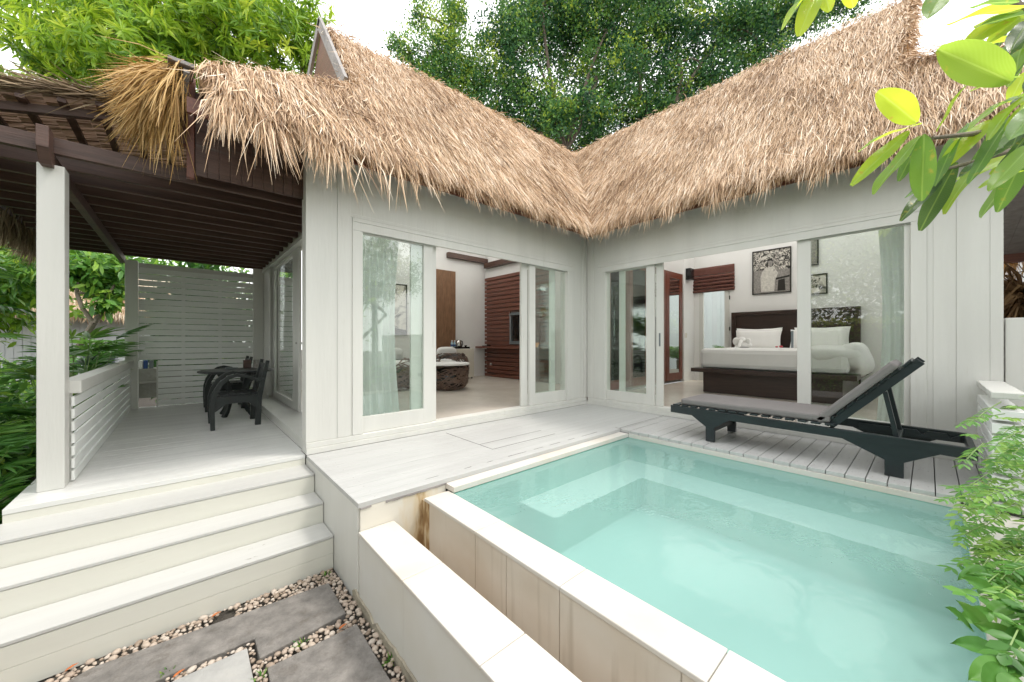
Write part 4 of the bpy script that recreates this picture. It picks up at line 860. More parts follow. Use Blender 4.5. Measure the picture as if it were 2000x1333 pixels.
m = MB(); m.prism([(XN + 0.02, *a), (XN + 0.02, *b_), (XN + 0.02, *c), (XN + 0.02, *d_)], (XF - XN, 0, 0)); m.build('back_cushion', 'cushion', ch, bevel=0.018)
# ================================================================ LIVING ROOM
def picture(name, label, axis, u0, u1, z0, z1, wall, mat='photo_light', t=0.03, blobs=()):
    o = thing(name, label, 'picture', ((u0 + u1) / 2, wall, z0) if axis == 'y' else (wall, (u0 + u1) / 2, z0))
    fm = MB(); fw = 0.022
    def bx_(m, a, b, d0, d1, c, e):
        return m.box(a, b, wall - d1, wall - d0, c, e) if axis == 'y' else m.box(wall - d1, wall - d0, a, b, c, e)
    bx_(fm, u0, u0 + fw, 0.001, t, z0, z1); bx_(fm, u1 - fw, u1, 0.001, t, z0, z1); bx_(fm, u0 + fw, u1 - fw, 0.001, t, z0, z0 + fw); bx_(fm, u0 + fw, u1 - fw, 0.001, t, z1 - fw, z1)
    fm.build('frame', 'photo_black', o)
    q = MB(); bx_(q, u0 + fw, u1 - fw, 0.001, t * 0.5, z0 + fw, z1 - fw); q.build('print', mat, o)
    for (pts, mm, lay) in blobs:
        W_, H_ = u1 - u0, z1 - z0; P = []
        for (a, b) in pts:
            uu = u0 + a * W_ if axis == 'y' else u1 - a * W_
            P.append((uu, wall - t * 0.5 - lay * 0.001, z0 + b * H_) if axis == 'y' else (wall - t * 0.5 - lay * 0.001, uu, z0 + b * H_))
        q = MB(); q.prism(P, (0, -0.001, 0) if axis == 'y' else (-0.001, 0, 0)); q.build('print_tone', mm, o)
    return o
def photo_mat(name, ramp, scale, dist=2.0):
    m, n, b, o = newmat(name); tc = N(n, 'ShaderNodeTexCoord'); nz = N(n, 'ShaderNodeTexNoise'); nz.inputs['Scale'].default_value = scale; nz.inputs['Detail'].default_value = 6; nz.inputs['Distortion'].default_value = dist
    n.links.new(tc.outputs['Object'], nz.inputs['Vector']); rp = N(n, 'ShaderNodeValToRGB'); E_ = rp.color_ramp.elements
    E_[0].position = ramp[0]; E_[1].position = ramp[1]; E_[0].color = (0.03, 0.027, 0.024, 1); E_[1].color = (0.68, 0.64, 0.58, 1)
    n.links.new(nz.outputs[0], rp.inputs[0]); n.links.new(rp.outputs[0], b.inputs['Base Color']); b.inputs['Roughness'].default_value = 0.35
photo_mat('photo_foliage', (0.42, 0.6), 14); photo_mat('photo_sky', (0.30, 0.50), 3)
picture('framed_picture', 'tall framed black and white landscape photograph on the living room wall behind the curtain', 'y', -2.1, -1.23, 1.245, 2.475, 4.5, 'photo_sky',
    blobs=[([(0, 0), (1, 0), (1, .10), (.6, .14), (0, .10)], 'photo_black', 1), ([(0.0, .36), (.55, .36), (.62, .42), (.55, .5), (.35, .56), (.2, .52), (0, .56)], 'photo_black', 1)])
m = MB(); m.box(-0.84, 0.16, 4.46, 4.499, 0.11, 2.97)
for z in (1.0, 1.5, 2.2): m.box(-0.845, 0.165, 4.455, 4.4595, z, z + 0.006)
tag(m.build('wall_panel', 'panel_bark', bevel=0.004), 'tall warm brown timber panel fixed to the living room back wall', 'wall panel')
fr = thing('minibar_cabinet', 'cream minibar cabinet against the living room back wall', 'cabinet', (0.1, 4.2, 0.1))
m = MB(); m.box(-0.22, 0.44, 4.0, 4.45, 0.15, 0.90); m.build('body', 'fridge_cream', fr, bevel=0.006)
m = MB(); m.box(-0.2, 0.42, 3.985, 3.998, 0.17, 0.86); m.build('door', 'fridge_cream', fr, bevel=0.004)
for x in (-0.18, 0.4): m = MB(); m.lathe([(0.02, 0.106), (0.02, 0.149)], (x, 4.05, 0), 10); m.build('foot', 'black_plastic', fr)
m = MB(); m.box(-0.20, 0.32, 4.02, 4.38, 0.902, 0.925); m.box(-0.20, 0.32, 4.02, 4.03, 0.926, 0.95); tag(m.build('tea_tray', 'black_plastic', bevel=0.003), 'black tray on the minibar cabinet holding kettle and bottles', 'tray')
kt = thing('kettle', 'shiny metal kettle with black handle on the black tray', 'kettle', (0.1, 4.2, 0.926))
m = MB(); m.lathe([(0.085, 0.93), (0.095, 0.95), (0.08, 1.06), (0.05, 1.12), (0.01, 1.13)], (0.08, 4.2, 0), 20); m.build('body', 'metal', kt, smooth=True)
m = MB(); m.tube([(0.13, 4.2, 1.11), (0.20, 4.2, 1.09), (0.215, 4.2, 1.02), (0.18, 4.2, 0.96)], 0.014, 8); m.build('handle', 'black_plastic', kt)
for x, lab in ((-0.15, 'clear water bottle with blue label on the tray, nearer the panel'), (-0.07, 'clear water bottle with blue label on the tray, nearer the kettle')):
    b0 = thing('water_bottle', lab, 'bottle', (x, 4.15, 0.926), 'water bottles on the tray')
    m = MB(); m.lathe([(0.03, 0.927), (0.032, 1.04), (0.014, 1.08), (0.014, 1.10)], (x, 4.15, 0), 14); m.build('body', 'bottle_water', b0, smooth=True)
    m = MB(); m.lathe([(0.0335, 0.97), (0.0335, 1.01)], (x, 4.15, 0), 14); m.build('label', 'label_blue', b0)
    m = MB(); m.lathe([(0.016, 1.101), (0.016, 1.12)], (x, 4.15, 0), 10); m.build('cap', 'linen', b0)
m = MB(); m.lathe([(0.025, 0.927), (0.035, 0.99)], (0.24, 4.1, 0), 12); tag(m.build('cup', 'black_plastic'), 'small dark cup on the tray beside the kettle', 'cup')
sw_ = thing('slatted_wall_unit', 'red brown slatted timber wall unit with television niche and shelf in the living room', 'wall unit', (1.15, 3.2, 0.1))
m = MB(); z = 0.11
while z < 2.85:
    if 1.0 < z < 1.84: m.box(1.13, 1.165, 3.34, 4.44, z, z + 0.088); m.box(1.13, 1.165, 1.88, 2.46, z, z + 0.088)
    else: m.box(1.13, 1.165, 1.88, 4.44, z, z + 0.088)
    z += 0.112
m.build('slats', 'slat_wood', sw_, bevel=0.003)
m = MB(); m.box(1.17, 1.198, 1.92, 4.40, 0.11, 2.86); m.build('backing', 'dark_wood', sw_)
m = MB(); m.box(0.84, 1.129, 1.9, 4.5, 0.90, 0.95); m.build('shelf', 'slat_wood', sw_, bevel=0.003)
m = MB(); m.box(1.10, 1.165, 3.27, 3.335, 1.02, 1.84); m.box(1.10, 1.165, 2.47, 2.53, 1.02, 1.84); m.box(1.10, 1.165, 2.53, 3.27, 1.78, 1.84); m.box(1.10, 1.165, 2.53, 3.27, 1.02, 1.10); m.build('niche_surround', 'grey_lacquer', sw_, bevel=0.003)
m = MB(); m.box(1.06, 1.098, 2.45, 3.16, 1.13, 1.76)
tv = thing('television', 'black flat television in the grey niche of the slatted wall unit', 'television', (1.08, 2.8, 1.1)); m.build('casing', 'black_plastic', tv, bevel=0.004)
m = MB(); m.box(1.056, 1.0595, 2.47, 3.14, 1.15, 1.74); m.build('screen', 'screen_glass', tv)
m = MB(); m.box(0.90, 1.02, 4.0, 4.25, 0.952, 0.975); m.box(0.95, 0.99, 4.02, 4.1, 0.976, 0.99); tag(m.build('remote_control_tray', 'black_plastic'), 'small black object lying on the shelf end near the corner', 'remote control')
m = MB(); m.prism([(0.9, 2.1, 0.952), (0.9, 2.34, 0.952), (0.96, 2.34, 1.06), (0.96, 2.1, 1.06)], (0.012, 0, 0)); tag(m.build('orange_card', 'orange_card'), 'orange folded card standing on the shelf', 'card')
m = MB(); m.box(1.118, 1.1295, 4.1, 4.18, 0.42, 0.48); m.build('socket', 'metal', sw_)
def woven(m, c, rx, rz, n, seed, zmin=0.0, r=0.011):
    rs = random.Random(seed)
    for i in range(n):
        a0 = rs.uniform(0, 6.28); tl = rs.uniform(-1.2, 1.2); span = rs.uniform(0.8, 2.0); ph0 = rs.uniform(-0.9, 0.9); pts = []
        for k in range(7):
            t = k / 6; a = a0 + span * t; ph = ph0 + tl * (t - 0.5) + 0.25 * math.sin(5 * t + i)
            ph = max(-1.15, min(1.15, ph)); rr_ = rx * math.cos(ph) ** 0.45
            pts.append((c[0] + rr_ * math.cos(a), c[1] + rr_ * math.sin(a), c[2] + rz * math.sin(ph)))
        m.tube(pts, r, 5)
for (x, y, z, rx, rz, lab, nm, n) in ((-1.22, 2.62, 0.34, 0.42, 0.25, '', 'coffee_table', 150), (-0.55, 3.55, 0.46, 0.42, 0.38, 'brown woven rattan tub chair in front of the minibar cabinet', 'rattan_chair', 130), (-2.05, 3.35, 0.42, 0.42, 0.34, 'brown woven rattan tub chair under the framed picture, behind the curtain', 'rattan_chair', 130)):
    if nm == 'coffee_table':
        t = thing('coffee_table', 'round woven rattan coffee table with a white top inside the living room door', 'table', (x, y, 0.1))
        m = MB(); m.lathe([(0.01, 0.61), (0.44, 0.61), (0.45, 0.63), (0.44, 0.65), (0.01, 0.65)], (x, y, 0), 36); m.build('tabletop', 'linen', t)
    else:
        t = thing('rattan_chair', lab, 'chair', (x, y, 0.1), 'rattan tub chairs in the living room')
        m = MB(); m.blob((x - 0.05, y - 0.05, 0.62), (0.32, 0.32, 0.09), 18, 9, power=0.6); m.build('seat_cushion', 'linen', t, smooth=True)
        m = MB(); m.blob((x + 0.02 , y + 0.24, 0.80), (0.27, 0.08, 0.16), 16, 9, power=0.6); m.build('back_cushion', 'linen', t, smooth=True)
    m = MB(); m.blob((x, y, z), (rx * 0.95, rx * 0.95, rz * 0.9), 20, 10, power=0.8); m.build('shell', 'black_plastic', t, smooth=True)
    m = MB(); woven(m, (x, y, z), rx, rz, n, int(x * 100) + 500); m.build('rattan_weave', 'rattan', t)
def curtain(name, label, pts, z0, z1, amp, n):
    m = MB(); (xa, ya), (xb, yb) = pts; d = Vector((xb - xa, yb - ya, 0)); Ld = d.length; d.normalize(); q = Vector((-d.y, d.x, 0)); V = []; seg = n * 8
    for j in range(9):
        zz = z0 + (z1 - z0) * j / 8; pinch = 1 - 0.12 * math.sin(math.pi * j / 8)
        for i in range(seg + 1):
            t = i / seg; off = amp * (math.sin(t * n * 2 * math.pi + 0.4 * math.sin(j * 0.7)) + 0.35 * math.sin(t * n * 5.1 + j * 0.5)) * (1.15 - 0.4 * j / 8)
            p = Vector((xa, ya, zz)) + d * Ld * t * pinch + q * off; V.append(tuple(p))
    F = [(j * (seg + 1) + i, j * (seg + 1) + i + 1, (j + 1) * (seg + 1) + i + 1, (j + 1) * (seg + 1) + i) for j in range(8) for i in range(seg)]
    m.add(V, F); o = m.build(name, 'sheer', smooth=True); return tag(o, label, 'curtain', 'sheer curtains behind the glass doors')
curtain('curtain', 'sheer pale green white curtain gathered behind the left pane of the living room', [(-3.85, 0.32), (-3.33, 0.32)], 0.12, 2.5, 0.035, 6)
curtain('curtain', 'sheer pale curtain gathered at the right pane of the bedroom', [(0.32, -4.05), (0.32, -3.62)], 0.12, 2.6, 0.035, 5)
curtain('curtain', 'sheer white curtain behind the porch door glass', [(-3.95, 3.75), (-3.95, 3.1)], 0.12, 2.5, 0.03, 6)
# ================================================================ BEDROOM
wd = thing('wardrobe', 'tall red brown wardrobe with mirrored doors in the bedroom', 'wardrobe', (2.3, 0.3, 0.1))
m = MB(); m.box(0.62, 3.9, 0.06, 0.60, 0.16, 2.75); m.build('carcass', 'dark_wood', wd)
m = MB(); m.box(0.64, 3.88, 0.07, 0.6, 0.106, 0.159); m.build('toe_board', 'concrete', wd)
for x0, x1 in ((0.64, 1.42), (1.43, 2.22), (2.23, 3.04), (3.05, 3.88)):
    s = MB(); fw = 0.14; s.box(x0, x0 + fw, 0.02, 0.058, 0.165, 2.74); s.box(x1 - fw, x1, 0.02, 0.058, 0.165, 2.74); s.box(x0 + fw, x1 - fw, 0.02, 0.058, 0.165, 0.34); s.box(x0 + fw, x1 - fw, 0.02, 0.058, 2.6, 2.74)
    o = s.build('door', 'wardrobe_wood', wd, bevel=0.004); q = MB(); q.box(x0 + fw, x1 - fw, 0.036, 0.042, 0.34, 2.6); q.build('mirror', 'mirror' if x0 > 2.2 else 'screen_glass', o)
rb = thing('roman_blind', 'folded brown roman blind above the bedroom back door', 'blind', (4.45, -0.45, 2.45))
m = MB()
for k in range(6):
    z = 2.95 - k * 0.085 - (0.12 if k else 0); V0 = (4.47, 0.0, z)
    d0 = 0.03 + 0.012 * (k % 2) + 0.006 * k
    m.prism([(4.49, 0.04 - 0.01 * k * 0.3, z), (4.49 - d0, 0.04, z - 0.05), (4.49 - d0 * 0.6, 0.04, z - (0.20 if k == 0 else 0.085)), (4.49, 0.04, z - (0.20 if k == 0 else 0.085))], (0, -0.98, 0))
m.build('cloth_folds', 'blind_cloth', rb, bevel=0.006)
picture('framed_picture', 'large framed black and white photograph of a standing figure above the bed', 'x', -2.04, -1.31, 2.16, 3.15, 4.5, 'photo_mid',
    blobs=[([(0.02, .55), (.98, .52), (.98, .98), (.02, .98)], 'photo_foliage', 1), ([(0.02, .02), (.22, .02), (.2, .5), (.02, .52)], 'photo_mid', 1),
           ([(.24, .05), (.58, .05), (.60, .30), (.68, .45), (.62, .52), (.56, .50), (.56, .60), (.36, .60), (.26, .50), (.22, .38)], 'photo_light', 2),
           ([(.40, .62), (.52, .62), (.54, .70), (.50, .77), (.42, .77), (.38, .70)], 'photo_mid', 3), ([(.36, .66), (.42, .58), (.40, .78), (.52, .80), (.56, .70), (.50, .745), (.42, .74)], 'photo_black', 4),
           ([(.62, .30), (.96, .34), (.96, .38), (.62, .34)], 'photo_black', 3), ([(.66, .05), (.86, .05), (.84, .31), (.68, .29)], 'photo_black', 3)])
picture('framed_picture', 'narrow upper framed photograph right of the large one in the bedroom', 'x', -2.50, -2.16, 2.675, 3.25, 4.5, 'photo_mid')
picture('framed_picture', 'small lower framed photograph between headboard and upper pictures', 'x', -2.64, -2.20, 2.065, 2.485, 4.5, 'photo_sky', blobs=[([(.1, .35), (.6, .3), (.75, .8), (.3, .9), (.05, .7)], 'photo_foliage', 1)])
bd = thing('bed', 'wide bed with dark wooden platform and headboard and white bedding', 'bed', (3.4, -2.1, 0.1))
m = MB(); m.box(2.32, 4.35, -3.12, -1.06, 0.106, 0.50); m.build('platform', 'bed_wood', bd, bevel=0.004)
m = MB(); m.box(2.14, 4.40, -3.30, -0.90, 0.502, 0.575); m.build('platform_ledge', 'bed_wood', bd, bevel=0.004)
m = MB(); m.box(4.40, 4.498, -3.14, -0.91, 0.106, 1.77); m.box(4.36, 4.3995, -3.14, -3.06, 0.58, 1.77); m.box(4.36, 4.3995, -0.99, -0.91, 0.58, 1.77); m.box(4.36, 4.3995, -3.06, -0.99, 1.69, 1.77); m.build('headboard', 'bed_wood', bd, bevel=0.004)
m = MB(); m.box(2.24, 4.38, -3.2, -1.0, 0.577, 0.955); m.build('mattress', 'linen', bd, bevel=0.09, smooth=False)
m = MB(); m.blob((2.9, -3.20, 0.78), (0.62, 0.20, 0.27), 26, 16, nz=0.35, power=0.8, nscale=3); m.blob((2.5, -2.95, 0.90), (0.30, 0.35, 0.13), 22, 12, nz=0.3, power=0.8, nscale=4); m.build('bunched_duvet', 'linen', bd, smooth=True)
for (y, x, z, tl, lab) in ((-1.50, 4.18, 1.16, 0.25, 'white pillow leaning on the headboard, left side, rear'), (-1.52, 4.05, 1.12, 0.35, 'white pillow at the left of the bed, front of the pair'), (-2.58, 4.18, 1.16, 0.25, 'white pillow leaning on the headboard, right side, rear'), (-2.54, 4.04, 1.12, 0.35, 'white pillow at the right of the bed, front of the pair')):
    m = MB(); n_ = 14; V = []; 
    for j in range(n_ + 1):
        for i in range(n_ + 1):
            u, v = i / n_ * 2 - 1, j / n_ * 2 - 1; th = 0.085 * ((1 - u ** 4) * (1 - v ** 4)) ** 0.5; pin = 1 - 0.10 * (1 - abs(u) ** 2) * abs(v) ** 3; pin2 = 1 - 0.06 * (1 - v ** 2) * abs(u) ** 3
            V.append((th, u * 0.44 * pin2, v * 0.235 * pin + 0.01 * noise.noise(Vector((u * 2, v * 2, y)))))
    for j in range(n_ + 1):
        for i in range(n_ + 1): a_ = V[j * (n_ + 1) + i]; V.append((-a_[0], a_[1], a_[2]))
    K = (n_ + 1) ** 2; F = []
    for j in range(n_):
        for i in range(n_): a_ = j * (n_ + 1) + i; F.append((a_, a_ + 1, a_ + n_ + 2, a_ + n_ + 1)); F.append((a_ + K, a_ + K + n_ + 1, a_ + K + n_ + 2, a_ + K + 1))
    ct, st = math.cos(tl), math.sin(tl); V = [(x + vx * ct + vz * st, y + vy, z - vx * st + vz * ct) for vx, vy, vz in V]
    m.add(V, F); tag(m.build('pillow', 'linen', smooth=True), lab, 'pillow', 'white pillows on the bed')
ta = MB(); ta.blob((3.45, -1.45, 1.02), (0.12, 0.13, 0.08), 14, 9, nz=0.2); ta.blob((3.40, -1.42, 1.12), (0.07, 0.08, 0.07), 12, 8, nz=0.2)
ta.blob((3.40, -1.31, 1.09), (0.03, 0.06, 0.08), 10, 7, nz=0.2); ta.blob((3.40, -1.53, 1.09), (0.03, 0.06, 0.08), 10, 7, nz=0.2); ta.tube([(3.34, -1.42, 1.10), (3.27, -1.42, 1.05), (3.23, -1.42, 0.99), (3.18, -1.42, 0.985)], [0.035, 0.03, 0.022, 0.014], 8)
tag(ta.build('folded_towel', 'linen', smooth=True), 'white towel folded into an animal shape standing on the bed', 'towel')
fb_ = MB(); fb_.blob((3.5, -2.0, 0.985), (0.02, 0.025, 0.015), 8, 6, nz=0.5); fb_.blob((3.55, -2.06, 0.99), (0.03, 0.03, 0.02), 8, 6, nz=0.5); tag(fb_.build('flower', 'flower_red'), 'small dark red flower lying on the white bed', 'flower')
m = MB(); m.box(3.98, 4.06, -0.012, -0.0005, 1.18, 1.30); tag(m.build('light_switch', 'fridge_cream', bevel=0.002), 'pale light switch on the wall beside the wardrobe', 'switch')
m = MB(); m.box(4.0, 4.2, -0.12, -0.001, 2.62, 2.90); m.box(4.2, 4.26, -0.08, -0.03, 2.86, 2.89); tag(m.build('wall_speaker', 'black_plastic', bevel=0.003), 'small black speaker high on the wall beside the wardrobe', 'speaker')
#==PART4==
# ================================================================ PLANTS
def frond(bp, d, L, lean, n, ll, lw, arch=0.9):
    """arching rachis with leaflets; returns P, D, N, L, W, and rachis points"""
    bp = np.array(bp); d = np.array(d) / np.linalg.norm(d); pts = []; p = bp.copy(); v = d.copy(); st = L / 10
    for i in range(11): pts.append(p.copy()); v = v + np.array([0, 0, -arch * 0.1]) * (i / 5); v = v / np.linalg.norm(v); p = p + v * st
    pts = np.array(pts); P = []; D = []; Nn = []; Ls = []; Ws = []
    for i in range(n):
        t = 0.12 + 0.88 * i / (n - 1); q = t * 10; j = min(9, int(q)); f = q - j; a = pts[j] * (1 - f) + pts[j + 1] * f; tg = pts[j + 1] - pts[j]; tg /= np.linalg.norm(tg)
        sd = np.cross(tg, [0, 0, 1.0]); sd /= max(1e-6, np.linalg.norm(sd)); up = np.cross(sd, tg)
        for s in (-1, 1):
            P.append(a); D.append(tg * 0.75 + sd * s + up * 0.25 + rng.normal(size=3) * 0.1 + np.array([0, 0, -0.25])); Nn.append(up + rng.normal(size=3) * 0.2); Ls.append(ll * (0.45 + 0.75 * math.sin(math.pi * min(0.95, t * 0.9 + 0.1)))); Ws.append(lw)
    return P, D, Nn, Ls, Ws, pts
def palm(name, label, cat, base, stem, nf, L, ll, lw, mat='leaf_palm', group=None, n=22, up=0.9, arch=0.9, shift=0.0):
    t = thing(name, label, cat, base, group); b = Vector(base); top = b + Vector((0, 0, stem)); A = [[], [], [], [], []]; m = MB()
    if stem > 0.05: m.tube([b, b + Vector((0.03, 0, stem * 0.5)), top], [0.06, 0.05, 0.045], 8)
    for i in range(nf):
        a = 2 * math.pi * (i * 0.618) + random.uniform(-0.2, 0.2); e = up * random.uniform(0.5, 1.7)
        r = frond(top + Vector((0, 0, 0.02 * random.random())), (math.cos(a), math.sin(a), e), L * random.uniform(0.75, 1.1), 0, n, ll, lw, arch)
        for k in range(5): A[k] += list(r[k])
        m.tube([tuple(q) for q in r[5]], [0.008 - 0.0006 * j for j in range(11)], 4)
    m.build('stem', 'bark' if stem > 0.3 else 'bark_pale', t)
    rd = np.clip(rng.normal(size=len(A[0])) * 0.2 + 0.4 + shift, 0, 1)
    leaves('fronds', mat, np.array(A[0]), np.array(A[1]), np.array(A[2]), np.array(A[3]), np.array(A[4]), t, T_LONG, rd)
    return t
def fanpalm(name, label, cat, base, nf, H, L, group=None, shift=0.0, mat='leaf_palm'):
    t = thing(name, label, cat, base, group); m = MB(); P = []; D = []; Nn = []; Ls = []; Ws = []; RD = []; b = np.array(base, dtype=float)
    for i in range(nf):
        a = 2.4 * i + random.uniform(-.3, .3); h = H * random.uniform(0.35, 1.05); rad = random.uniform(0.1, 0.45) * (0.5 + 0.5 * h / H)
        tip = b + np.array([math.cos(a) * rad, math.sin(a) * rad, h]); m.tube([tuple(b + np.array([0.04 * math.cos(a), 0.04 * math.sin(a), 0])), tuple((b + tip) / 2 + np.array([0, 0, 0.06])), tuple(tip)], [0.008, 0.006, 0.004], 5)
        fw = nrm(np.array([math.cos(a), math.sin(a), random.uniform(0.0, 0.7)])); sd = nrm(np.cross(fw, [0, 0, 1.0])); up = np.cross(sd, fw); k = random.randint(9, 13); tone = np.clip(random.gauss(0.42 + shift, 0.2), 0, 1)
        for j in range(k):
            q = -1.25 + 2.5 * j / (k - 1) + random.uniform(-.06, .06); P.append(tip); D.append(fw * math.cos(q) + sd * math.sin(q) + up * 0.12); Nn.append(up + sd * random.uniform(-.3, .3)); Ls.append(L * random.uniform(0.8, 1.1) * (1 - 0.18 * abs(q))); Ws.append(L * 0.085); RD.append(np.clip(tone + random.gauss(0, 0.08), 0, 1))
    m.build('stem', 'stem_green', t); leaves('fronds', mat, np.array(P), np.array(D), np.array(Nn), np.array(Ls), np.array(Ws), t, T_LONG, np.array(RD)); return t
PG = 'palms along the porch'
fanpalm('fan_palm', 'spiky green fan palm spilling over the porch railing behind the front post', 'palm', (-6.42, 3.1, -0.7), 26, 1.75, 0.42, group=PG)
fanpalm('fan_palm', 'green fan palm under the small forked tree beyond the railing', 'palm', (-6.5, 4.5, -0.7), 26, 1.75, 0.42, group=PG, shift=-0.1)
fanpalm('fan_palm', 'low green fan palm by the far railing post near the stone figure', 'palm', (-6.65, 6.2, -0.7), 24, 1.7, 0.42, group=PG)
fanpalm('fan_palm', 'tall fan palm filling the left edge at eye height', 'palm', (-7.1, 1.5, -0.7), 30, 1.75, 0.5, group=PG, shift=0.1)
fanpalm('fan_palm', 'lower fan palm at the left edge beside the front post', 'palm', (-6.75, 0.95, -0.7), 26, 0.95, 0.38, group=PG)
palm('palm', 'tall thin palm with long arching fronds behind the left edge', 'palm', (-8.0, 3.2, -0.7), 1.9, 16, 1.5, 0.5, 0.035, group=PG, n=18)
palm('cycad', 'small dark plant at the foot of the porch corner', 'plant', (-6.6, 0.62, -0.7), 0.1, 18, 0.75, 0.26, 0.03, 'leaf_dark', group=PG, n=14, up=1.4)
palm('palm', 'potted palm outside the bedroom back door', 'palm', (5.3, -0.7, 0.1), 0.45, 16, 0.7, 0.28, 0.02, 'leaf_dark', n=16)
def bushmass(name, label, cat, C, Rr, n, mat, L, W, group=None, tm=T_DIA, stems=8, shift=0.0, kind=None):
    t = thing(name, label, cat, (C[0], C[1], -0.7), group); C = np.array(C, dtype=float); Rr = np.array(Rr, dtype=float)
    nc = max(6, n // 60); cc = rand_unit(nc) * (rng.random((nc, 1)) ** 0.45); P = C + cc[rng.integers(0, nc, n)] * Rr + rng.normal(size=(n, 3)) * Rr * 0.16
    P[:, 2] = np.maximum(P[:, 2], -0.68); out = nrm(P - C); D = nrm(out + rng.normal(size=(n, 3)) * 0.8 + np.array([0, 0, -0.1])); Nn = nrm(out * 0.5 + np.array([0, 0, 1.0]) + rng.normal(size=(n, 3)) * 0.5)
    m = MB()
    for i in range(stems): e = C + cc[i % nc] * Rr * 0.8; m.tube([(C[0] + random.uniform(-.1, .1), C[1] + random.uniform(-.1, .1), -0.7), tuple((C + e) / 2 - np.array([0, 0, 0.1])), tuple(e)], [0.03, 0.02, 0.008], 6)
    m.build('stem', 'bark', t)
    leaves('foliage', mat, P, D, Nn, rng.uniform(0.7, 1.2, n) * L, rng.uniform(0.8, 1.2, n) * W, t, tm, np.clip(rng.normal(size=n) * 0.22 + 0.42 + shift, 0, 1)); return t
bushmass('shrub', 'dense dark shrub filling the space under the palms at the left', 'shrub', (-7.6, 2.6, -0.1), (1.0, 2.6, 0.7), 7000, 'leaf_dark', 0.16, 0.06, 'shrubs beyond the porch', T_LEAF)
bushmass('shrub', 'leafy mid green shrub behind the porch railing', 'shrub', (-7.6, 7.5, 0.0), (1.0, 1.6, 0.7), 3000, 'leaf_dark', 0.15, 0.06, 'shrubs beyond the porch', T_LEAF, shift=0.15)
# trees
def limbs(m, a, b, r0, r1, wig=0.25, n=6):
    a = Vector(a); b = Vector(b); pts = []; rr_ = []
    off = Vector((random.uniform(-1, 1), random.uniform(-1, 1), random.uniform(-.3, .3))) * wig
    for i in range(n + 1):
        t = i / n; pts.append(a.lerp(b, t) + off * math.sin(math.pi * t) + Vector((random.uniform(-1, 1), random.uniform(-1, 1), 0)) * wig * 0.12); rr_.append(r0 + (r1 - r0) * t)
    m.tube(pts, rr_, 7); return pts
def tree(name, label, base, forks, blobs, n, mat, L, W, bark='bark', group=None, tm=T_DIA, rosette=False, trunk_r=0.18, clump=0.45, shift=0.0, hang=0.0):
    t = thing(name, label, 'tree', base, group); m = MB()
    prev = Vector(base)
    f0 = Vector(forks[0]); limbs(m, prev, f0, trunk_r, trunk_r * 0.75, 0.2)
    for f in forks[1:]: limbs(m, f0, f, trunk_r * 0.7, trunk_r * 0.35, 0.35)
    tips = []
    for (c, r) in blobs:
        c = Vector(c); fk = min([Vector(q) for q in forks], key=lambda q: (q - c).length); limbs(m, fk, c, trunk_r * 0.38, trunk_r * 0.12, 0.4)
        for k in range(7):
            e = c + Vector(rand_unit(1)[0]) * 0.75 * (r if not isinstance(r, (tuple, list)) else min(r)); limbs(m, c, e, trunk_r * 0.13, trunk_r * 0.03, 0.15, 4)
    m.build('trunk', bark, t)
    vol = np.array([(r if not isinstance(r, (tuple, list)) else (r[0] * r[1] * r[2]) ** (1 / 3)) ** 2 for c, r in blobs]); pr = vol / vol.sum()
    per = 14 if rosette else 55
    nc = n // per; bi = rng.choice(len(blobs), nc, p=pr); C = np.array([b[0] for b in blobs], dtype=float)[bi]; RR = np.array([(b[1],) * 3 if not isinstance(b[1], (tuple, list)) else b[1] for b in blobs], dtype=float)[bi]
    cc = C + rand_unit(nc) * RR * (rng.random((nc, 1)) ** 0.4) * (0.8 + 0.35 * rng.random((nc, 1)))
    idx = np.repeat(np.arange(nc), per); N_ = len(idx); ax = nrm(cc - C + np.array([0, 0, 0.5]) * RR * 0.6 + rng.normal(size=(nc, 3)) * 0.3)
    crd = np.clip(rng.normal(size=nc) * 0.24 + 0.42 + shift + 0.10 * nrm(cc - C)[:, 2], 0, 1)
    if rosette:
        rad = rand_unit(N_); a = ax[idx]; rad = nrm(rad - (rad * a).sum(1, keepdims=True) * a); D = nrm(rad + a * rng.uniform(0.0, 0.9, (N_, 1)) + np.array([0, 0, -0.12])); P = cc[idx] - a * rng.uniform(0, 0.12, (N_, 1)); Nn = nrm(a + 0.3 * rng.normal(size=(N_, 3)))
    else:
        P = cc[idx] + rng.normal(size=(N_, 3)) * clump * (0.5 + rng.random((N_, 1)) * 0.6); D = nrm(rng.normal(size=(N_, 3)) + np.array([0, 0, -hang])); Nn = nrm(rng.normal(size=(N_, 3)) * 0.7 + np.array([0, 0, 0.8]))
    leaves('crown', mat, P, D, Nn, rng.uniform(0.7, 1.15, N_) * L, rng.uniform(0.8, 1.15, N_) * W, t, tm, np.clip(crd[idx] + rng.normal(size=N_) * 0.12, 0, 1))
    return t
def A3(px, py, T): p = at(px, py, T=T); return (p.x, p.y, p.z)
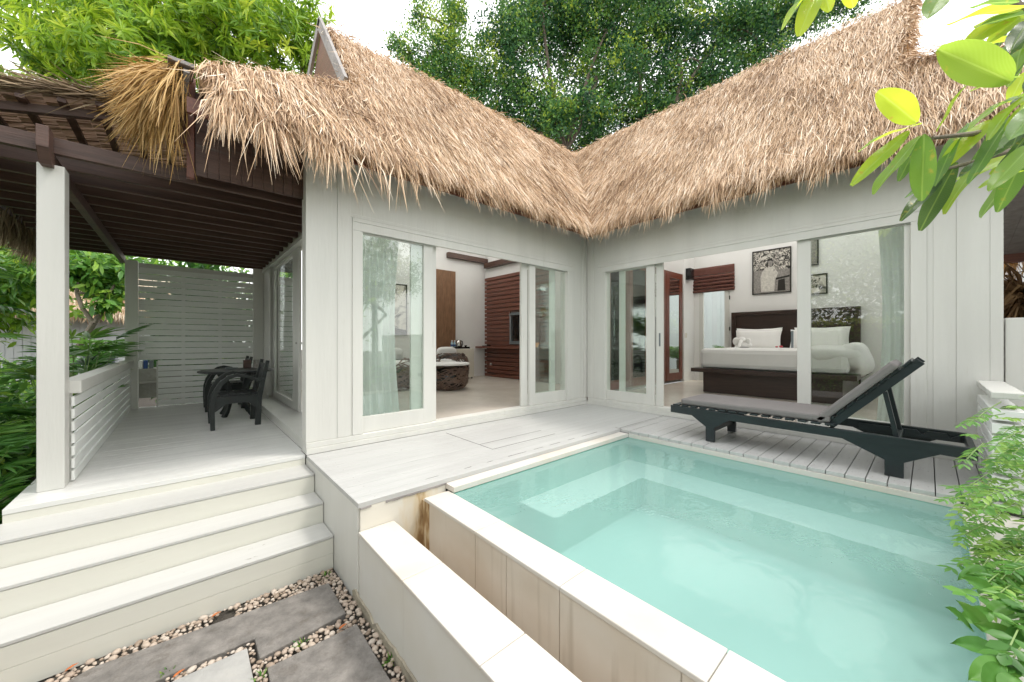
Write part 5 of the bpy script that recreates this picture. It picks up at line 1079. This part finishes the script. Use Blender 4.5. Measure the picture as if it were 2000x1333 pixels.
# big yellow green tree at the upper left
tree('sea_mango_tree', 'broad tree with bright yellow green whorled leaves above the porch roof', (-4.9, 9.6, -0.7), [(-4.9, 9.4, 3.2), (-7.8, 8.6, 6.0), (-4.4, 8.8, 6.4), (-6.0, 8.4, 7.6), (-2.6, 8.6, 6.0)],
     [(A3(70, 190, 8.6), (1.0, 1.2, 0.35)), (A3(150, 70, 8.4), (1.5, 1.4, 1.1)), (A3(140, -40, 9), (1.8, 1.6, 1.2)), (A3(300, 60, 8.2), (1.5, 1.5, 1.3)), (A3(420, 60, 8.4), (1.3, 1.4, 1.1)), (A3(520, 85, 8.6), (1.1, 1.2, 0.9)), (A3(590, 40, 8.8), (0.75, 0.9, 0.6)), (A3(450, -30, 9), (1.8, 1.5, 1.1)), (A3(240, 120, 7.6), (1.3, 1.3, 0.8)), (A3(130, 120, 8), (0.9, 1.0, 0.6)), (A3(330, -60, 9.5), (2, 2, 1.2)), (A3(610, 105, 9.2), (0.55, 0.7, 0.35))],
     36000, 'leaf_lime', 0.25, 0.042, group='tall trees around the villa', tm=T_LONG, rosette=True, trunk_r=0.16, shift=0.08)
# forked small tree seen past the railing
tk = thing('forked_tree', 'small tree with a forked pale trunk and hanging green leaves beyond the porch', 'tree', (-6.9, 5.3, -0.7)); m = MB()
a, b_, c, d_, e = A3(140, 700, 7.3), A3(183, 632, 7.3), A3(150, 572, 7.2), A3(205, 600, 7.4), A3(130, 530, 7.2)
m.tube([(a[0] - 0.15, a[1], -0.7), (a[0], a[1], a[2]), b_], [0.07, 0.055, 0.05], 9); m.tube([b_, A3(160, 600, 7.2), c, A3(152, 555, 7.2), e], [0.04, 0.035, 0.032, 0.028, 0.02], 8); m.tube([b_, A3(198, 612, 7.4), A3(206, 585, 7.4), A3(225, 555, 7.5)], [0.05, 0.045, 0.03, 0.02], 8)
m.tube([c, A3(180, 575, 7.3), A3(215, 590, 7.4)], [0.03, 0.02, 0.012], 6); m.build('trunk', 'bark_pale', tk)
nc = 150; cc = []
for (px, py, T_, rx, rz, k) in ((170, 530, 7.4, 0.55, 0.30, 55), (215, 560, 7.6, 0.35, 0.30, 35), (205, 592, 7.4, 0.16, 0.12, 12), (230, 520, 7.8, 0.5, 0.25, 30), (60, 520, 7.6, 0.7, 0.45, 60), (20, 560, 8, 0.5, 0.4, 30)):
    c0 = np.array(A3(px, py, T_)); cc.append(c0 + rand_unit(k) * np.array([rx, rx, rz]) * rng.random((k, 1)) ** 0.4)
cc = np.concatenate(cc); idx = np.repeat(np.arange(len(cc)), 11); n_ = len(idx)
leaves('crown', 'leaf_dark', cc[idx] + rng.normal(size=(n_, 3)) * 0.05, nrm(rng.normal(size=(n_, 3)) + np.array([0, 0, -0.5])), nrm(rng.normal(size=(n_, 3)) * 0.5 + np.array([0, -.3, 1.0])), rng.uniform(0.16, 0.28, n_), rng.uniform(0.06, 0.095, n_), tk, T_LEAF, np.clip(rng.normal(size=n_) * 0.22 + 0.62, 0, 1))
# ficus trees behind the villa
B = lambda px, py, T_, r: (A3(px, py, T_), r)
tree('ficus_tree', 'tall small leaved tree rising behind the valley of the roof with visible brown limbs', (6.6, 8.2, -0.7), [A3(1102, 300, 15), A3(1085, 190, 15), A3(1050, 120, 15.2), A3(1165, 150, 15), A3(1010, 230, 15.2), A3(1185, 60, 15), A3(1060, 10, 15)],
     [B(1000, 90, 15, (1.6, 1.6, 2.0)), B(1060, 20, 15.5, (2.0, 1.8, 1.8)), B(1120, 90, 16, (1.7, 1.6, 1.9)), B(980, 200, 15, (1.3, 1.3, 1.4)), B(1045, 210, 15, (1.1, 1.2, 1.4)), B(1180, 30, 15.5, (1.7, 1.6, 1.7)), B(1190, 160, 15.5, (1.4, 1.5, 1.6)), B(1010, 275, 15.5, (0.9, 1.0, 0.7)), B(1170, 250, 15.5, (0.9, 1, 0.9)), B(1105, 240, 17.5, (1.6, 1.6, 1.2)), B(1085, 235, 14.0, (0.8, 0.8, 0.55)), B(1135, 200, 14.0, (0.7, 0.8, 0.6)), B(1060, 285, 17, (1.0, 1.0, 0.7)), B(1145, 290, 17, (1.0, 1.0, 0.6)), B(1100, -60, 16, (3, 2, 1.4))],
     70000, 'leaf_ficus', 0.14, 0.08, group='tall trees around the villa', trunk_r=0.13, clump=0.26, shift=0.02, hang=0.4)
tree('ficus_tree', 'lighter small leaved tree with pointed sprays against the white sky, left of the tall one', (2.6, 9.8, -0.7), [A3(900, 260, 14.5), A3(860, 150, 14.5), A3(890, 60, 14.5), A3(800, 120, 14.5)],
     [B(900, 200, 14.5, (1.2, 1.2, 1.5)), B(865, 110, 14.2, (0.7, 0.8, 1.3)), B(890, 30, 14.2, (0.5, 0.7, 1.1)), B(800, 105, 14, (0.7, 0.7, 0.45)), B(820, 30, 14.2, (0.45, 0.6, 0.8)), B(830, 170, 14.2, (0.9, 0.9, 0.8)), B(925, 140, 14.6, (0.8, 0.9, 1.0)), B(960, 255, 15, (0.9, 0.9, 0.9)), B(860, 235, 14.6, (0.9, 0.9, 0.6)), B(765, 90, 14, (0.35, 0.4, 0.25))],
     26000, 'leaf_ficus', 0.12, 0.065, group='tall trees around the villa', trunk_r=0.15, clump=0.2, shift=0.16)
tree('ficus_tree', 'leafy tree behind the bedroom roof with pale gaps of sky', (10.5, 5.0, -0.7), [A3(1290, 260, 15.5), A3(1330, 120, 15.5), A3(1250, 120, 15.5), A3(1420, 60, 15.5)],
     [B(1260, 90, 16, (1.5, 1.5, 1.7)), B(1300, 200, 16, (1.5, 1.5, 1.2)), B(1360, 60, 15.5, (1.5, 1.5, 1.5)), B(1390, 150, 15.8, (1.3, 1.3, 0.9)), B(1450, 40, 15.5, (1.5, 1.5, 1.3)), B(1240, 230, 16, (1.0, 1.0, 1.0)), B(1290, -40, 16, (2.2, 2, 1.3)), B(1540, 20, 15.5, (1.5, 1.5, 1.1)), B(1490, 110, 15.5, (1.0, 1.0, 0.6)), B(1640, -20, 15.5, (1.8, 1.6, 1.0))],
     60000, 'leaf_ficus', 0.14, 0.08, group='tall trees around the villa', trunk_r=0.13, clump=0.26, shift=-0.02)
# far greenery left and behind the hut
bushmass('hedge_mass', 'band of mixed trees behind the small white hut', 'trees', (-9.5, 22, 3.4), (7.0, 2.0, 3.2), 16000, 'leaf_dark', 0.34, 0.15, None, T_LEAF, shift=0.25)
bushmass('leafy_tree', 'mid green leafy tree filling the view above the hut at the left edge', 'tree', (-9.2, 10.2, 2.4), (1.6, 1.6, 1.2), 5500, 'leaf_lime', 0.22, 0.10, None, T_LEAF, shift=-0.25)
# small white hut
ht = thing('white_hut', 'small white boarded hut with a straw roof seen beyond the porch railing', 'hut', (-8.2, 14.6, -0.7))
m = MB(); m.box(-11.5, -4.5, 13.2, 16, -0.7, 2.05)
for i in range(46): m.box(-11.5 + i * 0.152, -11.5 + i * 0.152 + 0.14, 13.185, 13.1995, -0.7, 2.05)
m.build('wall', 'hut_white', ht)
m = MB(); m.prism([(-12, 12.7, 2.0), (-12, 14.6, 3.35), (-12, 16.5, 2.0)], (8, 0, 0)); hr = m.build('roof', 'straw', ht); a = hr.data.attributes.new('rnd', 'FLOAT', 'FACE'); a.data.foreach_set('value', [0.95] * len(hr.data.polygons))
strand_obj('straw_fringe', 'straw', hr, [(q[0], q[1], np.clip(q[2] + 0.32, 0, 1)) for q in (along((-12, 12.68, 2.05), (-4, 12.68, 2.05), 2600, 0.05, (0, -0.2, -1), 0.2, (0.2, 0.4), (0.02, 0.04)), along((-12, 13.4, 2.55), (-4, 13.4, 2.55), 3500, 0.25, (0, -0.8, -0.55), 0.15, (0.4, 0.7), (0.02, 0.04)))])
m = MB(); m.box(-7.35, -7.17, 13.15, 13.18, 1.30, 1.40); m.build('plaque', 'panel_bark', ht)
st_ = thing('stone_ornament', 'weathered round stone figure on a dark pedestal beyond the railing', 'statue', (-7.0, 8.6, -0.7))
m = MB(); m.blob((-6.78, 8.6, 0.98), (0.15, 0.15, 0.15), 14, 10, nz=0.5, nscale=9); m.blob((-6.78, 8.6, 0.86), (0.19, 0.19, 0.06), 14, 8, nz=0.4, nscale=9); m.build('figure', 'concrete', st_, smooth=True)
m = MB(); m.box(-7.0, -6.5, 8.4, 8.9, -0.7, 0.82); m.build('pedestal', 'grey_lacquer', st_, bevel=0.02)
m = MB(); m.box(6.6, 6.8, -5.5, 2.5, -0.7, 3.4)
for i in range(20): m.box(6.585, 6.5995, -5.5 + i * 0.4, -5.5 + i * 0.4 + 0.34, -0.7, 3.3)
tag(m.build('neighbour_wall', 'hut_white'), 'white boarded wall of the next villa seen through the bedroom back door', 'wall')
# right edge: dead thatch parasol and greenery
bushmass('shrub', 'dark shrub pressed against the back of the slatted privacy screen', 'shrub', (-5.0, 6.0, 1.1), (1.0, 0.5, 1.5), 6000, 'leaf_dark', 0.2, 0.08, 'shrubs beyond the porch', T_LEAF, shift=-0.25)
ps = thing('palm_leaf_parasol', 'drooping dead palm leaf parasol above the garden wall at the right edge', 'parasol', (4.6, -5.2, -0.7))
m = MB(); m.tube([(4.6, -5.0, -0.7), (4.6, -5.0, 1.82)], 0.05, 8); m.build('pole', 'dark_wood', ps)
strand_obj('palm_leaves', 'dead_frond', ps, [along((4.6, -5.0, 1.80), (4.6, -5.05, 1.78), 900, 0.06, (0, 0, -0.55), 0.8, (0.7, 1.1), (0.02, 0.05), 0.9)])
bushmass('shrub', 'bright green leaves under the straw fringe at the right edge', 'shrub', (7.6, -5.3, 1.9), (0.9, 1.6, 1.7), 3500, 'leaf_bush', 0.2, 0.08, 'shrubs beyond the porch', T_LEAF)
# garden side opposite the villa (seen in the window reflections)
hd = thing('clipped_hedge', 'clipped hedge with yellow green new growth across the garden, mirrored in the bedroom glass', 'hedge', (-9, -4, -0.7))
n_ = 16000; P = np.stack([rng.uniform(-9.8, -8.9, n_), rng.uniform(-9, 1.5, n_), rng.uniform(-0.6, 1.75, n_)], 1); P[:, 0] = np.where(rng.random(n_) < 0.7, -8.9 + rng.normal(size=n_) * 0.06, P[:, 0])
leaves('foliage', 'leaf_hedge', P, rand_unit(n_), nrm(rng.normal(size=(n_, 3)) + np.array([0.6, 0, 0.6])), 0.09, 0.05, hd, T_DIA, np.clip(rng.normal(size=n_) * 0.13 + 0.15 + 0.65 * np.clip((P[:, 2] - 1.3) / 0.4, 0, 1), 0, 1))
m = MB(); m.box(-9.75, -8.98, -9, 1.5, -0.7, 1.6); m.build('core', 'soil', hd)
def gardentree(label, x, y, n, h=3.4, mat='leaf_ficus', r=1.9):
    tree('garden_tree', label, (x, y, -0.7), [(x, y, h), (x + 0.8, y + 0.5, h + 1.2), (x - 0.7, y - 0.6, h + 1.4)], [((x, y, h + 1.6), (r, r, 1.3)), ((x + 1.2, y + 0.8, h + 1.0), (1.2, 1.2, 0.9)), ((x - 1.2, y - 0.8, h + 0.9), (1.3, 1.2, 0.9)), ((x, y, h + 0.2), (1.5, 1.5, 0.5))], n, mat, 0.16, 0.08, group='trees across the garden', trunk_r=0.16, clump=0.3)
bushmass('shrub', 'tall thicket of dark leaves behind the clipped hedge', 'shrub', (-12.2, -4.2, 2.3), (1.2, 6.0, 2.4), 15000, 'leaf_ficus', 0.2, 0.1, 'trees across the garden', T_DIA, shift=0.1)
bushmass('shrub', 'green thicket beyond the end of the pool ledge', 'shrub', (-4.5, -12.0, 1.2), (4.5, 1.0, 2.2), 12000, 'leaf_lime', 0.2, 0.08, 'trees across the garden', T_DIA, shift=-0.1)
gardentree('big dark tree filling the view behind the hedge', -14.5, -3.0, 16000, 4.2, r=3.2)
gardentree('wide tree beyond the pool, nearer the hedge', -5.5, -15.5, 14000, 3.4, 'leaf_lime', 3.0)
gardentree('tree with thick trunk behind the clipped hedge', -11.5, -4.6, 9000, 3.0)
gardentree('tree behind the left end of the clipped hedge', -12, -0.5, 8000, 3.6)
gardentree('loose green tree on the far side of the pool', -3.0, -12.5, 9000, 2.6, 'leaf_lime')
gardentree('tree standing beyond the pool to the right', 1.5, -13.5, 8000, 3.2)
gardentree('tree far behind the slabs', -7.5, -12, 8000, 3.0)
#gp = thing('garden_pavilion', 'white boarded pavilion on the far side of the garden with straw roof', 'hut', (-4, -16, -0.7))
#m = MB(); m.box(-12, 4, -17, -16, -0.7, 2.3); m.build('wall', 'hut_white', gp); m = MB(); pass
# ---------------------------------------------------------------- bush at the pool end
bs = thing('poolside_bush', 'bright green bush with feathery leaflets hanging over the right end of the pool', 'bush', (-1.6, -4.75, -0.7))
m = MB(); PP = []; DD = []; NN = []; LL = []; WW = []; RD = []
spr = []
def spray(px, py, T_, dpx, dpy, L, k, ll, lw, rd):
    T_ = min(T_, 700 / max(1, py + max(0, dpy) - 666.5)); a = np.array(at(px, py, T=T_)); b2 = np.array(at(px + dpx, py + dpy, T=T_ * random.uniform(0.9, 1.0))); d0 = b2 - a; d0 /= np.linalg.norm(d0); sd = np.cross(d0, [0, 0, 1.0]); sd /= np.linalg.norm(sd); pts = []
    v = d0.copy(); p = a.copy()
    for i in range(k):
        pts.append(tuple(p)); v = v + np.array([0, 0, -0.03]); v /= np.linalg.norm(v); p = p + v * L / k
        if i > 0:
            for s in (-1, 1): PP.append(p.copy()); DD.append(v * 0.7 + sd * s * 0.9 + rng.normal(size=3) * 0.12 + np.array([0, 0, -0.1])); NN.append(np.array([0, 0, 1.0]) + rng.normal(size=3) * 0.25); LL.append(ll * random.uniform(0.8, 1.15)); WW.append(lw); RD.append(np.clip(rd + random.gauss(0, 0.1), 0, 1))
    PP.append(p.copy()); DD.append(v); NN.append(np.array([0, 0, 1.0])); LL.append(ll); WW.append(lw); RD.append(rd)
    m.tube(pts, 0.0025, 4)
rs = random.Random(3)
for i in range(135):
    t = rs.random(); py = 800 + 330 * t; left = 1918 - 35 * math.sin(math.pi * min(1, t * 1.4)) + 40 * max(0, 0.25 - t) * 4 * 0.5; px = left + (2090 - left) * rs.random() ** 0.75
    T_ = rs.uniform(1.75, 2.7) - 0.3 * t
    spray(px, py + rs.uniform(-20, 20), T_, rs.uniform(-70, -15), rs.uniform(-30, 35), rs.uniform(0.16, 0.28), rs.randint(6, 9), 0.046, 0.017, rs.uniform(0.3, 0.95))
for i in range(26):
    px = rs.uniform(1985, 2080); py = rs.uniform(1080, 1260)
    spray(px, py, rs.uniform(1.5, 2.0), rs.uniform(-60, 10), rs.uniform(-30, 50), rs.uniform(0.14, 0.22), rs.randint(3, 5), 0.055, 0.030, rs.uniform(0.2, 0.7))
# broad leaved shoots
KB = len(PP)
for (px, py, dx, dy) in ((1935, 1110, -60, 10), (1960, 1120, -60, -10), (1950, 1160, -50, -30), (1990, 1150, -50, 0), (1975, 1180, -45, 15), (1900, 1230, -30, -45), (1935, 1235, -40, -50), (1955, 1270, -75, -20), (1960, 1290, -60, 30), (1990, 1250, -60, -25), (1990, 1290, -50, 25), (1960, 1300, -30, 45), (1995, 1200, -30, -40), (1985, 1320, -20, 40), (2000, 1300, -70, 5), (2010, 1230, -40, 30), (1940, 1195, -55, 15)):
    T_ = min(rs.uniform(1.45, 1.75), 690 / (max(py, py + dy) - 666.5)); a = np.array(at(px, py, T=T_)); b2 = np.array(at(px + dx, py + dy, T=T_ - 0.03)); PP.append(a); DD.append(b2 - a); NN.append(np.array([-0.9, -0.1, 0.8]) + rng.normal(size=3) * 0.2); LL.append(np.linalg.norm(b2 - a)); WW.append(0.055); RD.append(rs.uniform(0.25, 0.6))
m.build('stem', 'stem_green', bs)
leaves('foliage', 'leaf_bush', np.array(PP[:KB]), np.array(DD[:KB]), np.array(NN[:KB]), np.array(LL[:KB]), np.array(WW[:KB]), bs, T_LEAF, np.array(RD[:KB]))
leaves('broad_leaves', 'leaf_bush', np.array(PP[KB:]), np.array(DD[KB:]), np.array(NN[KB:]), np.array(LL[KB:]), np.array(WW[KB:]), bs, T_BROAD, np.array(RD[KB:]), smooth=True)
# ---------------------------------------------------------------- plumeria branches at the upper right
pl = thing('plumeria_tree', 'plumeria branches with large glossy ribbed leaves hanging in at the upper right', 'tree', tuple(at(2150, 700, T=1.7)))
m = MB()
def br(pts, r): m.tube([at(a, b, T=c) for a, b, c in pts], r, 8)
br([(2250, 420, 1.9), (2100, 300, 1.8), (2000, 240, 1.7), (1900, 262, 1.65), (1820, 270, 1.6)], [0.024, 0.020, 0.016, 0.011, 0.007])
br([(2100, 300, 1.8), (1990, 290, 1.75), (1890, 320, 1.7), (1850, 330, 1.68)], [0.018, 0.013, 0.009, 0.006])
br([(2250, 420, 1.9), (2120, 180, 1.7), (2050, 60, 1.6), (1995, 10, 1.5)], [0.024, 0.02, 0.015, 0.01])
br([(2050, 60, 1.6), (1900, -60, 1.7), (1700, -80, 1.9), (1590, -40, 2.0)], [0.015, 0.013, 0.010, 0.007]); m.tube([tuple(at(2250, 420, T=1.9)), (-2.6, -5.2, 0.6), (-2.5, -5.4, -0.7)], [0.03, 0.06, 0.07], 9)
m.build('branch', 'bark_pale', pl)
LV = [ # base, tip, width px, tone, depth, tilt(normal toward sun / viewer)
 (1975, 160, 1838, 95, 82, .50, 1.35, 'f'), (1790, 240, 1722, 180, 58, 1.0, 1.55, 'f'), (1800, 243, 1674, 268, 22, .75, 1.6, 't'), (1775, 258, 1672, 345, 34, .72, 1.6, 'f'), (1800, 265, 1700, 370, 38, .55, 1.62, 't'),
 (1800, 268, 1756, 350, 26, .15, 1.65, 'f'), (1805, 262, 1800, 388, 46, .35, 1.6, 'f'), (1830, 258, 1882, 155, 14, .75, 1.6, 't'), (1890, 240, 1815, 345, 30, .30, 1.7, 't'), (1935, 235, 1845, 312, 40, .85, 1.65, 'f'),
 (1850, 330, 1768, 412, 30, .05, 1.75, 'f'), (1868, 318, 1798, 443, 40, .10, 1.7, 'f'), (1855, 330, 1765, 380, 22, .2, 1.8, 't'), (1985, 215, 1885, 350, 34, .30, 1.6, 't'), (1990, 240, 1905, 312, 36, .2, 1.8, 'f'),
 (1995, 150, 1895, 165, 10, .45, 1.35, 't'), (2005, 15, 1850, 28, 34, .85, 1.45, 't'), (1995, 20, 1900, 68, 44, .9, 1.5, 'f'), (2000, 30, 1908, 45, 34, .1, 1.48, 't'), (1992, 35, 1935, 75, 30, .7, 1.5, 'f'),
 (2010, 40, 1978, 84, 40, .0, 1.4, 'f'), (1990, 5, 1895, 2, 24, .15, 1.4, 't'), (1995, 95, 1980, 130, 30, .4, 1.5, 't'), (2020, 280, 1940, 355, 42, .45, 1.45, 'f'), (2030, 250, 1950, 400, 44, .3, 1.75, 'f'),
 (2040, 200, 1975, 265, 50, .35, 1.5, 'f'), (1850, -30, 1815, 28, 48, .35, 1.9, 'f'), (1600, -30, 1562, 64, 44, .95, 2.0, 'f'), (1600, -30, 1515, 38, 30, .85, 2.0, 't'), (1605, -30, 1620, 18, 34, .8, 2.0, 'f'), (1590, -35, 1540, 25, 26, .25, 2.05, 't'), (1650, -40, 1668, 12, 34, 1.0, 2.0, 'f'),
 (1960, 200, 1870, 250, 28, .6, 1.8, 't'), (1970, 225, 1860, 290, 26, .25, 1.75, 't'), (1930, 300, 1832, 400, 34, .6, 1.72, 't'), (1800, 268, 1785, 330, 22, .85, 1.66, 't'), (2000, 330, 1905, 400, 30, .4, 1.85, 't')]
rl = random.Random(11)
LV = [(a_, b_, c_, d_, w_, min(1.0, t_ + 0.18) if t_ > 0.12 else t_, T_, k_) for (a_, b_, c_, d_, w_, t_, T_, k_) in LV]
for i in range(26):
    bx = rl.uniform(1985, 2050); by = rl.uniform(-10, 330); ln = rl.uniform(70, 130); an = rl.uniform(1.7, 3.3)
    LV.append((bx, by, bx + ln * math.cos(an), by + ln * math.sin(an) * 0.8, rl.uniform(22, 42), rl.choice((0.1, 0.4, 0.6, 0.8, 0.95)), rl.uniform(1.5, 1.95), rl.choice('ft')))
V = []; F = []; RD = []; UV = []
nu, nv = 12, 4
for (bx, by, tx, ty_, wp, tone, T_, kd) in LV:
    a = at(bx, by, T=T_); b2 = at(tx, ty_, T=T_ + random.uniform(-0.06, 0.03)); D = b2 - a; L = D.length; D.normalize(); view = (at((bx + tx) / 2, (by + ty_) / 2, T=T_) - CP).normalized()
    Nn = -view + Vector((0.1, 0.0, 0.35)); 
    if kd == 't': Nn = Vector((0.0, 0.1, 1.0)) - view * 0.3
    S_ = D.cross(Nn).normalized(); U = S_.cross(D); Wm = wp / FP * T_; k = len(V); bend = random.uniform(0.06, 0.22)
    for i in range(nu + 1):
        u = i / nu; wd_ = (math.sin(math.pi * min(1, u ** 0.80 * 0.97 + 0.015))) ** 0.62 * Wm * 0.5 * (0.55 + 0.5 * u if u < 0.9 else 1.0)
        for j in range(2 * nv + 1):
            v_ = j / nv - 1; wav = 0.02 * L * math.sin(u * 9 + tone * 9) * abs(v_) ; p = a + D * L * u + S_ * v_ * wd_ + U * (abs(v_) * wd_ * 0.30 - bend * L * u * u + wav)
            V.append(tuple(p)); UV.append((u * L / 0.25, v_ * (wd_ / 0.05), 0))
    w2 = 2 * nv + 1
    for i in range(nu):
        for j in range(2 * nv): F.append((k + i * w2 + j, k + i * w2 + j + 1, k + (i + 1) * w2 + j + 1, k + (i + 1) * w2 + j)); RD.append(tone)
fastmesh('leaves', np.array(V), np.array(F), 'leaf_plumeria', pl, RD, smooth=True, luv=UV)
